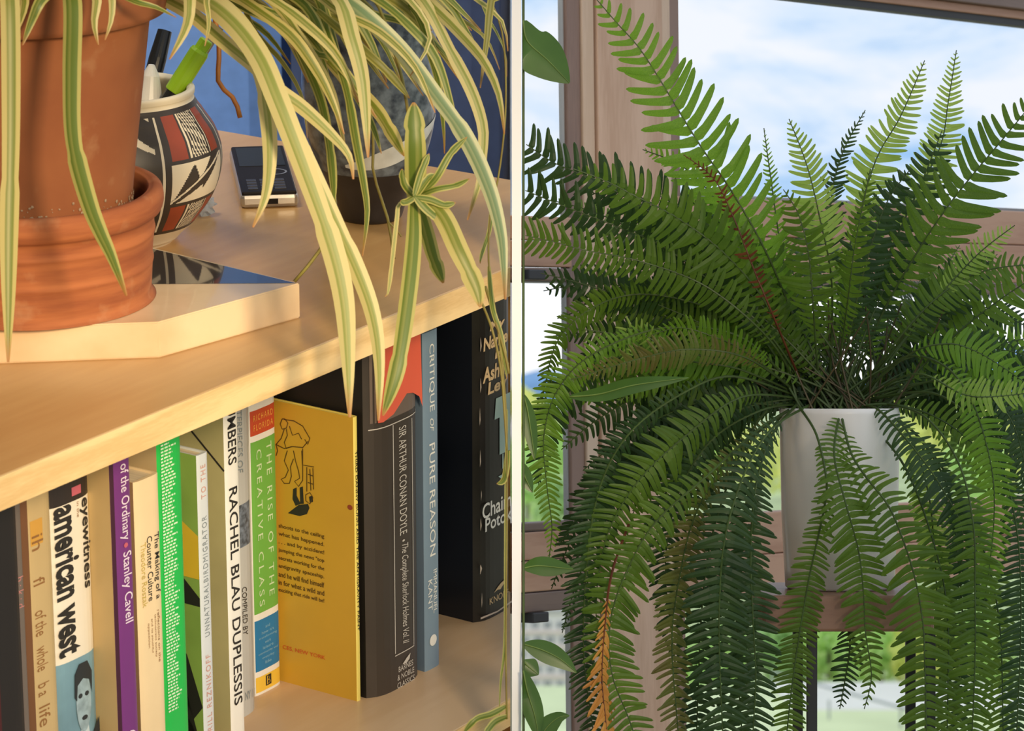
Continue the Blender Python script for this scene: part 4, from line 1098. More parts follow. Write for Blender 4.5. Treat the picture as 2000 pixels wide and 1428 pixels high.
# rails that cross the left window
def rail(parent, u0, u1, ya, yb, m, n0=-0.004, px=1220, name='rail'):
    return wbox(name, u0, u1, V_(yb, px), V_(ya, px), n0, 0.010, m, parent)
wl = struct(bay_empty('window_1')); wl['label'] = 'narrow left window with brown frames and three panes'
wr = struct(bay_empty('window_2')); wr['label'] = 'wide right window with brown frames looking out on sky and hills'
a0, a1 = UL, U_(1110) - 0.0
wbox('stile', U_(1110), U_(1137), VB, VT, -0.002, 0.006, M_sash, wl)
wbox('bead', U_(1107), U_(1110), VB, VT, 0.001, 0.005, M_alu, wl, 0.0)
for ya, yb, m in ((424, 470, M_firh), (472, 522, M_firh), (524, 549, M_sashh)): rail(wl, a0, U_(1112), ya, yb, m, px=1080)
rail(wl, a0, U_(1110), 549, 553, M_alu, 0.001, 1080, 'bead')
for ya, yb, m in ((1018, 1034, M_sashh), (1036, 1090, M_firh), (1092, 1152, M_firh), (1154, 1192, M_sashh)): rail(wl, a0, U_(1116), ya, yb, m, px=1080)
wbox('latch', U_(1016), U_(1050), V_(547, 1030), V_(527, 1030), -0.010, 0.0, M_gasket, wl, 0.001)
wbox('latch', U_(1016), U_(1048), V_(1216, 1030), V_(1196, 1030), -0.010, 0.004, M_gasket, wl, 0.001)
for ya, yb in ((-200, 430), (545, 1024), (1186, 1700)):
    wbox('pane', a0, U_(1112), V_(yb, 1080), V_(ya, 1080), 0.002, 0.0045, M_glass, wl, 0.0)
# right window
b0 = U_(1309)
wbox('stile', U_(1309), U_(1330), VB, VT, -0.002, 0.006, M_sash, wr)
wbox('bead', U_(1330), U_(1333), VB, VT, 0.001, 0.005, M_alu, wr, 0.0)
def vpx(px, py): return wall_uv(px, py)[1]
vt0 = vpx(2000, 52)
wbox('bead', b0, UR, vt0, vt0 + 0.006, -0.001, 0.012, M_gasket, wr, 0.0)
wbox('rail', b0, UR, vt0 + 0.006, vt0 + 0.014, -0.004, 0.012, M_firh, wr)
wbox('rail', b0, UR, vt0 + 0.014, vt0 + 0.060, -0.010, 0.012, M_sashh, wr)
va, vb_, vc, vd = vpx(1980, 413), vpx(1980, 480), vpx(1980, 553), vpx(1980, 576)
wbox('bead', b0, UR, va, va + 0.003, 0.002, 0.012, M_alu, wr, 0.0)
wbox('rail', b0, UR, vb_ + 0.0008, va, -0.004, 0.012, M_firh, wr); wbox('rail', b0, UR, vc, vb_, -0.006, 0.012, M_firh, wr)
wbox('rail', b0, UR, vd, vc - 0.0006, -0.002, 0.012, M_sashh, wr); wbox('bead', b0, UR, vd - 0.003, vd, 0.0, 0.012, M_alu, wr, 0.0)
ve, vf = vpx(1995, 968), vpx(1995, 1118)
wbox('rail', b0, UR, (ve + vf) / 2 + 0.0005, ve, -0.004, 0.012, M_firh, wr); wbox('rail', b0, UR, vf, (ve + vf) / 2, -0.006, 0.012, M_firh, wr)
for x, y in ((vt0 + 0.005, va), (vd, ve), (vf, VB)):
    wbox('pane', b0, UR, y, x, 0.002, 0.0045, M_glass, wr, 0.0)
# far end of the bay, beyond the frame
wbox('stile', UR, UR + 0.03, VB, VT, -0.01, 0.05, M_sash, wr)

# ------------------------------------------------------------------ outside: hills, trees, block of flats, terrace with railing
def bay(X_, Y_, Z_): return CAM + RX * X_ + FW * Y_ + UP * Z_
M_mount = mat('haze_blue_hills', (0.20, 0.42, 0.72), 0.95, vary=0.2, scale=0.004)  # blue of distance haze put into the hills' own colour
M_valley = mat('valley_grass', (0.62, 0.74, 0.34), 0.95, vary=0.35, scale=0.05)
M_lawn = mat('pale_lawn', (0.86, 0.95, 0.52), 0.95, vary=0.14, scale=0.6); M_path = mat('pale_paving', (0.96, 0.93, 0.80), 0.9, vary=0.1, scale=0.5)
rr = random.Random(21)
def ridge(name, k, depth, prof, base, m):
    """prof: [(px, py)] skyline as seen from the bay; a solid ridge with depth."""
    xs = np.linspace(prof[0][0], prof[-1][0], 60); ys = np.interp(xs, [p[0] for p in prof], [p[1] for p in prof])
    V, Fc = [], []
    for i, (x, y) in enumerate(zip(xs, ys)):
        y += 3 * math.sin(i * 1.7) + 2 * math.sin(i * 0.6 + 1)
        X_ = (x - 1000) / FPX * k; Z_ = (714 - y) / FPX * k; Zb = (714 - base) / FPX * k
        V += [bay(X_, k - depth, Zb), bay(X_, k, Z_), bay(X_, k + depth, Zb)]
    for i in range(59):
        for j in range(2): Fc.append((3 * i + j, 3 * i + 3 + j, 3 * i + 4 + j, 3 * i + 1 + j))
        Fc.append((3 * i, 3 * i + 2, 3 * i + 5, 3 * i + 3))
    return struct(mesh(name, V, Fc, m, smooth=True))
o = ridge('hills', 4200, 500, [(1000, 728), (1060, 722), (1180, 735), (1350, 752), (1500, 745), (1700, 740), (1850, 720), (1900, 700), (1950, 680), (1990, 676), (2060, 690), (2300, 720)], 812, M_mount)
o['label'] = 'distant hills tinted haze blue beyond the window'
xs = [(-60, 260), (-60, 1500), (700, 1500), (700, 260)]
V = [bay(1.5, 420, -67), bay(1.5, 700, -65), bay(2, 1200, -40), bay(2, 3600, -40), bay(700, 3600, -40), bay(260, 1200, -40), bay(190, 700, -65), bay(160, 420, -67)]
struct(mesh('ground_valley', V, [(0, 1, 6, 7), (1, 2, 5, 6), (2, 3, 4, 5)], M_valley))['label'] = 'grassy valley floor below the window'
def solid_strip(name, pts, thick, m):
    top = [bay(*p) for p in pts]; n = len(top); bot = [p - UP * thick for p in top]
    Fc = [tuple(range(n)), tuple(range(n, 2 * n))[::-1]] + [(i, n + i, n + (i + 1) % n, (i + 1) % n) for i in range(n)]
    return struct(mesh(name, top + bot, Fc, m))
solid_strip('ground_terrace', [(0.1, 30, -4.2), (0.1, 47, -4.2), (12, 47, -4.2), (12, 30, -4.2)], 0.6, M_lawn)['label'] = 'pale lawn terrace below the right window'
solid_strip('ground_path', [(3.4, 43.6, -4.19), (3.4, 47.2, -4.17), (6.2, 47.2, -4.17), (6.6, 43.6, -4.19)], 0.1, M_path)['label'] = 'pale paved path along the lawn'
# railing on the terrace
rail_o = empty('railing', bay(3.4, 40, -4.2)); RL = np.array(rail_o.location)
tag(rail_o, 'thin grey metal railing on the lawn terrace below the right window', 'railing')
M_rail = mat('grey_metal_rail', (0.40, 0.42, 0.42), 0.5, vary=0.1, scale=5)
def bar(name, a, c, r_, parent, org, m):
    v2, f2 = tube([a, c], r_, 8); return mesh(name, np.array(v2) - org, f2, m, parent)
bar('handrail', bay(3.38, 46.5, -3.98), bay(4.5, 41.5, -3.96), 0.018, rail_o, RL, M_rail)
bar('handrail', bay(4.5, 41.5, -3.96), bay(5.6, 36.5, -3.96), 0.018, rail_o, RL, M_rail)
for (x, y) in ((3.38, 46.5), (3.76, 42.5), (4.5, 41.5), (5.05, 39.0)):
    bar('post', bay(x, y, -4.2), bay(x, y, -3.965), 0.014, rail_o, RL, M_rail)

def crown(cx_, cy_, cz_, rx_, rz_, n, seed, leaf):
    """Crown of a far tree: many small leaf sprays on a lumpy ellipsoid, as one mesh."""
    q = random.Random(seed); V, Fc = [], []
    lumps = [(q.uniform(-0.6, 0.6), q.uniform(-0.6, 0.6), q.uniform(-0.6, 0.7), q.uniform(0.35, 0.6)) for _ in range(9)] + [(0, 0, 0, 0.7)]
    for i in range(n):
        lx, ly, lz, lr = q.choice(lumps)
        d = np.array([q.gauss(0, 1), q.gauss(0, 1), q.gauss(0, 1)]); d /= np.linalg.norm(d)
        p = np.array([lx, ly, lz]) + d * lr
        a = np.array([q.gauss(0, 1), q.gauss(0, 1), q.gauss(0, 1)]); a -= d * (a @ d) * 0.7; a /= np.linalg.norm(a); b_ = np.cross(a, d) + 0.2 * d
        c0 = RX * p[0] * rx_ + FW * p[1] * rx_ + UP * p[2] * rz_
        A = (RX * a[0] + FW * a[1] + UP * a[2]) * leaf; B = (RX * b_[0] + FW * b_[1] + UP * b_[2]) * leaf * 0.6
        k = len(V); V += [c0 - A, c0 + B, c0 + A, c0 - B]; Fc.append((k, k + 1, k + 2, k + 3))
    return V, Fc
TM = [leaf_mat('tree_yellow_green', (0.85, 0.85, 0.30), (0.62, 0.68, 0.20), 0.25, 0.3), leaf_mat('tree_light_green', (0.66, 0.84, 0.34), (0.46, 0.66, 0.22), 0.25, 0.3), leaf_mat('tree_mid_green', (0.46, 0.66, 0.26), (0.30, 0.50, 0.16), 0.25, 0.3)]
M_bark = mat('bark', (0.14, 0.10, 0.07), 0.9, vary=0.3, scale=2)
def tree(px, py, k, wpx, hpx, mi, label, seed, ground):
    c = at(px, py, k); r_ = wpx / 2 / FPX * k; h_ = hpx / 2 / FPX * k
    g = c + UP * (ground - (c - CAM) @ UP)
    root = empty('tree', g); tag(root, label, 'tree', 'trees beyond the window')
    V, Fc = crown(0, 0, 0, r_, h_, 900, seed, r_ * 0.16)
    tag(mesh('foliage', np.array(V) + (c - g), Fc, TM[mi], root), kind='stuff')
    v2, f2 = tube([np.zeros(3), (c - g) * 0.6, (c - g)], [r_ * 0.10, r_ * 0.07, r_ * 0.04], 7); mesh('trunk', v2, f2, M_bark, root)
tree(1046, 832, 900, 110, 150, 0, 'yellow-green tree seen through the left window below the hills', 1, -48)
tree(1112, 880, 860, 120, 160, 1, 'light green tree seen through the left window close to the post', 2, -48)
tree(1030, 940, 800, 120, 150, 1, 'light green tree low in the left window nearest the white partition', 3, -49)
tree(1090, 985, 760, 100, 120, 2, 'mid green tree low in the left window above its lower rail', 4, -49)
tree(1380, 850, 900, 130, 140, 1, 'light green tree seen through the fern just right of the post', 5, -48)
tree(1480, 900, 850, 140, 150, 0, 'yellow-green tree seen through the fern left of the white pot', 6, -48)
tree(1735, 790, 950, 110, 100, 0, 'small yellow tree right of the white pot at the skyline', 7, -45)
tree(1830, 850, 900, 150, 170, 0, 'broad yellow-green tree seen through the fern right of the pot', 8, -48)
tree(1960, 860, 880, 150, 190, 0, 'pale yellow-green tree at the right edge of the wide window', 9, -48)
tree(1900, 930, 800, 120, 120, 1, 'light green tree low behind the fern at the right', 10, -49)
for i, (px, py, w_, h_, mi, lb) in enumerate(((1620, 1265, 130, 150, 1, 'light green bush at the lawn edge under the white pot'), (1720, 1262, 120, 140, 1, 'light green bush at the lawn edge right of the pot'), (1530, 1280, 120, 150, 2, 'mid green bush at the lawn edge left of the black mullion'),
                                            (1820, 1270, 130, 150, 0, 'yellow-green bush at the lawn edge behind the hanging fronds'), (1930, 1280, 140, 160, 1, 'light green bush at the lawn edge at the right'), (1400, 1300, 130, 160, 1, 'light green bush at the lawn edge beside the post'))):
    tree(px, py, 49.5 + (i % 3), w_ * 1.15, h_, mi, lb, 40 + i, -4.7)

# block of flats low in the left window
M_fac = mat('white_render', (0.95, 0.91, 0.86), 0.9, vary=0.06, scale=0.3); M_sill = mat('pink_band', (0.90, 0.72, 0.62), 0.9, vary=0.08, scale=0.3); M_win = mat('flat_window', (0.50, 0.52, 0.54), 0.2, vary=0.4, scale=0.2); M_roof = mat('flat_roof', (0.62, 0.60, 0.58), 0.9, vary=0.1, scale=0.2)
KB = 620.0
bp0 = bay(0.0, KB, 0.0); mpx = KB / FPX
blk = empty('apartment_block', bay(9 * mpx * 6, KB, -56)); BL = np.array(blk.location)
tag(blk, 'white block of flats with rows of windows low in the left window', 'building')
def bbox_(name, x0, x1, y0, y1, d0, d1, m, parent=blk, org=None):
    V = []
    for d in (d0, d1):
        for y in (y0, y1):
            for x in (x0, x1):
                V.append(bay((x - 1000) * mpx, KB + d, (714 - y) * mpx) - BL)
    return mesh(name, V, [(0, 1, 3, 2), (4, 6, 7, 5), (0, 4, 5, 1), (2, 3, 7, 6), (0, 2, 6, 4), (1, 5, 7, 3)], m, parent)
bbox_('wall', 1004, 1190, 1198, 1345 + 100, 0, 14, M_fac)
bbox_('roof', 1002, 1192, 1190, 1198, -0.5, 14.5, M_roof)
for i in range(8):
    y = 1214 + i * 29
    bbox_('floor_band', 1004, 1190, y + 19, y + 22, -0.5, 0.1, M_sill)
    for j in range(7):
        x = 1012 + j * 25 + (6 if i % 2 else 0)
        wv = bbox_('window', x, x + 15, y, y + 13, -0.15, 0.1, M_win)
        bbox_('glazing_bar', x + 7, x + 8, y, y + 13, -0.35, -0.1, M_fac, blk)

# ------------------------------------------------------------------ plant stand and white pot
FK = 2.50
pk = at(1640, 1150, FK); PB = pk.copy()
stand = empty('plant_stand', at(1640, 1428 + 500, FK)); 
SM = Matrix(((RX[0], FW[0], UP[0]), (RX[1], FW[1], UP[1]), (RX[2], FW[2], UP[2])))
def bay_root(name, p):
    o = bpy.data.objects.new(name, None); o.empty_display_size = 0.02
    o.matrix_world = Matrix.Translation(Vector(p)) @ SM.to_4x4(); col.objects.link(o); return o
bpy.data.objects.remove(stand)
stand = bay_root('plant_stand', PB)
tag(stand, 'brown wooden plant stand carrying the white pot by the window', 'plant stand')
M_std = wood_mat('stand_wood', (0.27, 0.14, 0.085), (0.20, 0.095, 0.055), 0, 9.0, 0.5, 0.1, 6.0)
u_ = FK / FPX
box('top', -165 * u_, 160 * u_, -0.075, 0.075, -0.0245, 0.0, M_std, stand, 0.002)
for x in (-0.0245, 0.056):
    for y in (-0.06, 0.06): box('leg', x - 0.0035, x + 0.0035, y - 0.0035, y + 0.0035, -0.42, -0.0245, M_gasket, stand, 0.0005)
wpot = bay_root('white_pot', PB)
tag(wpot, 'stained white ceramic pot holding the big fern', 'pot')
M_pot = mat('stained_white_glaze', (0.90, 0.88, 0.85), 0.35, color2=(0.70, 0.65, 0.60), scale=22, stretch=(1, 1, 0.18), detail=3, coat=0.3)
ph_ = (1150 - 797) * u_
pr = [(0.001, 0.0002), (0.036, 0.0002), (0.038, 0.002), (0.0405, 0.05), (0.0420, ph_ - 0.004), (0.0422, ph_ - 0.001), (0.0412, ph_), (0.0390, ph_ - 0.0005), (0.0385, ph_ - 0.010)]
v_, f_ = lathe(pr, 80); mesh('pot_wall', v_, f_, M_pot, wpot, smooth=True)
v_, f_ = lathe([(0.001, ph_ - 0.005), (0.02, ph_ - 0.004), (0.0388, ph_ - 0.008)], 40); mesh('soil', v_, f_, mat('dark_soil', (0.02, 0.014, 0.012), 0.95, vary=0.5, scale=200, bump=0.6), wpot)

# ------------------------------------------------------------------ the fern
CRN = PB + UP * (ph_ - 0.004)
fern = empty('boston_fern', CRN)
tag(fern, 'big bushy fern with long feathery green fronds in the white pot', 'plant')
FM = [leaf_mat('fern_green', (0.110, 0.200, 0.020), (0.070, 0.140, 0.016), 0.42, 40), leaf_mat('fern_dark', (0.040, 0.086, 0.020), (0.020, 0.052, 0.016), 0.30, 40), leaf_mat('fern_bright', (0.175, 0.33, 0.030), (0.12, 0.255, 0.024), 0.5, 40), leaf_mat('fern_lime', (0.33, 0.46, 0.10), (0.24, 0.37, 0.06), 0.5, 40),
      leaf_mat('fern_rust', (0.20, 0.065, 0.025), (0.10, 0.03, 0.015), 0.3, 40), leaf_mat('fern_gold', (0.62, 0.32, 0.07), (0.45, 0.20, 0.04), 0.35, 40), leaf_mat('fern_olive', (0.12, 0.17, 0.035), (0.13, 0.11, 0.03), 0.35, 40)]
M_rach = leaf_mat('fern_stalk', (0.10, 0.075, 0.03), (0.06, 0.045, 0.02), 0.1, 60)
M_rachg = leaf_mat('fern_stalk_green', (0.07, 0.12, 0.03), (0.05, 0.08, 0.02), 0.1, 60)
# one leaflet: x along 0..1, y across, z out of its plane; slightly sickle-shaped, with an ear at its base
ST = [(0.0, 0.40, 0.0), (0.09, 0.80, 0.02), (0.30, 0.76, 0.03), (0.55, 0.70, 0.0), (0.78, 0.58, -0.04), (0.93, 0.42, -0.08), (1.0, 0.08, -0.10)]
def leaflet_template(curl=1.0):
    V = []
    for x, w_, zz in ST:
        sweep = 0.10 * x * x
        V += [(x, sweep - w_ * 0.5 * 0.22 * 1.0, zz * curl), (x, sweep, zz * curl + 0.018), (x, sweep + w_ * 0.5 * 0.22 * (1.35 if x < 0.2 else 1.0), zz * curl)]
    Fc = []
    for i in range(len(ST) - 1):
        for j in range(2): Fc.append((3 * i + j, 3 * i + 3 + j, 3 * i + 4 + j, 3 * i + 1 + j))
    return np.array(V), Fc
LT, LF = leaflet_template()
LFa = np.array(LF)
LEAF_ME = {}
def leaflet_mesh(mi):
    if mi not in LEAF_ME:
        me = bpy.data.meshes.new('leaflet'); me.from_pydata(LT.tolist(), [], LF); me.materials.append(FM[mi]); me.update(); LEAF_ME[mi] = me
    return LEAF_ME[mi]
frng = random.Random(77)
XLIM = 0.0072
nsing = 0
def frond_world(P, half, mi, bare=0.12, tilt=None, spacing=None, single=False, name='frond', stalk=None, shed=0.0, droop=0.25, fwd=0.12, blunt=False):
    """P: world points base -> tip; half: longest leaflet in metres."""
    n = 60
    C_, L_ = spline(P, n)
    T = np.gradient(C_, axis=0); T /= np.linalg.norm(T, axis=1)[:, None]
    tl = frng.uniform(-0.45, 0.45) if tilt is None else tilt
    rad = np.linspace(0.0010, 0.00035, n)
    V, Fc = tube(C_ + 0, rad, 5)
    V = [np.array(v) for v in V]
    root = None
    sp = spacing or max(0.0034, half * 0.20)
    length = L_ * (1 - bare); cnt = max(6, int(length / sp))
    global nsing
    if single and nsing + 2 * cnt > 300: single = False
    if single: nsing += 2 * cnt
    singles = []
    VV, FF = [], []; off = len(V)
    for i in range(cnt):
        for sd in (-1, 1):
            if shed and frng.random() < shed: continue
            u = bare + (1 - bare) * (i + (0.25 if sd > 0 else 0.0)) / cnt
            if u >= 0.999: continue
            x = u * (n - 1); i0 = int(x); fr_ = x - i0; i1 = min(n - 1, i0 + 1)
            c = C_[i0] * (1 - fr_) + C_[i1] * fr_; t = T[i0] * (1 - fr_) + T[i1] * fr_; t /= np.linalg.norm(t)
            q = (u - bare) / (1 - bare)
            ln = half * min(1.0, 0.24 + 2.0 * q) * ((1 - 0.35 * q) if blunt else (1 - q ** 3.6) ** 0.8 * (1 - 0.15 * q)) * frng.uniform(0.86, 1.08)
            ln = max(ln, half * 0.07)
            face = -FW
            S = np.cross(t, face); S /= np.linalg.norm(S) + 1e-9
            N = np.cross(S, t); N /= np.linalg.norm(N)
            ang = tl + frng.gauss(0, 0.12)
            S2_ = S * math.cos(ang) + N * math.sin(ang); N2 = np.cross(S2_, t) ; N2 /= np.linalg.norm(N2)
            fw_ = fwd + 0.30 * q + frng.gauss(0, 0.08)
            ax = sd * S2_ * math.cos(fw_) + t * math.sin(fw_) - BU * droop * frng.uniform(0.2, 1.0) * 0.5 + N2 * frng.gauss(0, 0.10)
            ax /= np.linalg.norm(ax)
            yv = t - ax * (t @ ax); yv /= np.linalg.norm(yv)
            zv = np.cross(ax, yv)
            if zv @ face < 0: zv = -zv
            wid = ln ** 0.55 * half ** 0.45 * 1.0
            M3 = np.stack([ax * ln, yv * wid, zv * ln], 1)
            if single:
                singles.append((M3, c)); continue
            pv = LT @ M3.T + c
            VV.append(pv); FF.append(LFa + off + 21 * (len(VV) - 1))
    allV = np.concatenate([np.array(V)] + VV) if VV else np.array(V)
    allV[:, 0] = np.maximum(allV[:, 0], XLIM)
    faces = list(Fc) + ([tuple(f) for f in np.concatenate(FF).tolist()] if FF else [])
    o = mesh(name, allV - CRN, faces, [stalk or M_rachg, FM[mi]], fern)
    if FF:
        idx = [0] * len(Fc) + [1] * (len(faces) - len(Fc)); o.data.polygons.foreach_set('material_index', idx)
    for M3, c in singles:
        c = c.copy()
        tip = c + M3[:, 0]
        if c[0] < XLIM + 0.001 or tip[0] < XLIM: continue
        lo = bpy.data.objects.new('leaflet', leaflet_mesh(mi)); col.objects.link(lo); lo.parent = o
        lo.matrix_local = Matrix(((*M3[0], c[0] - CRN[0]), (*M3[1], c[1] - CRN[1]), (*M3[2], c[2] - CRN[2]), (0, 0, 0, 1)))
    return o
def frond(pix, half_px, mi, **k):
    pix = list(pix)
    if pix[-1][1] >= 1440:                        # hangs on below the frame
        (xa, ya, _), (xb, yb, kb) = pix[-2:]
        pix.append((xb + (xb - xa) * 1.2, yb + 230, kb))
    P = [at(max(p[0], 1024), p[1], p[2]) for p in pix]
    return frond_world(P, half_px * np.mean([p[2] for p in pix]) / FPX, mi, **k)
C0 = 2.50
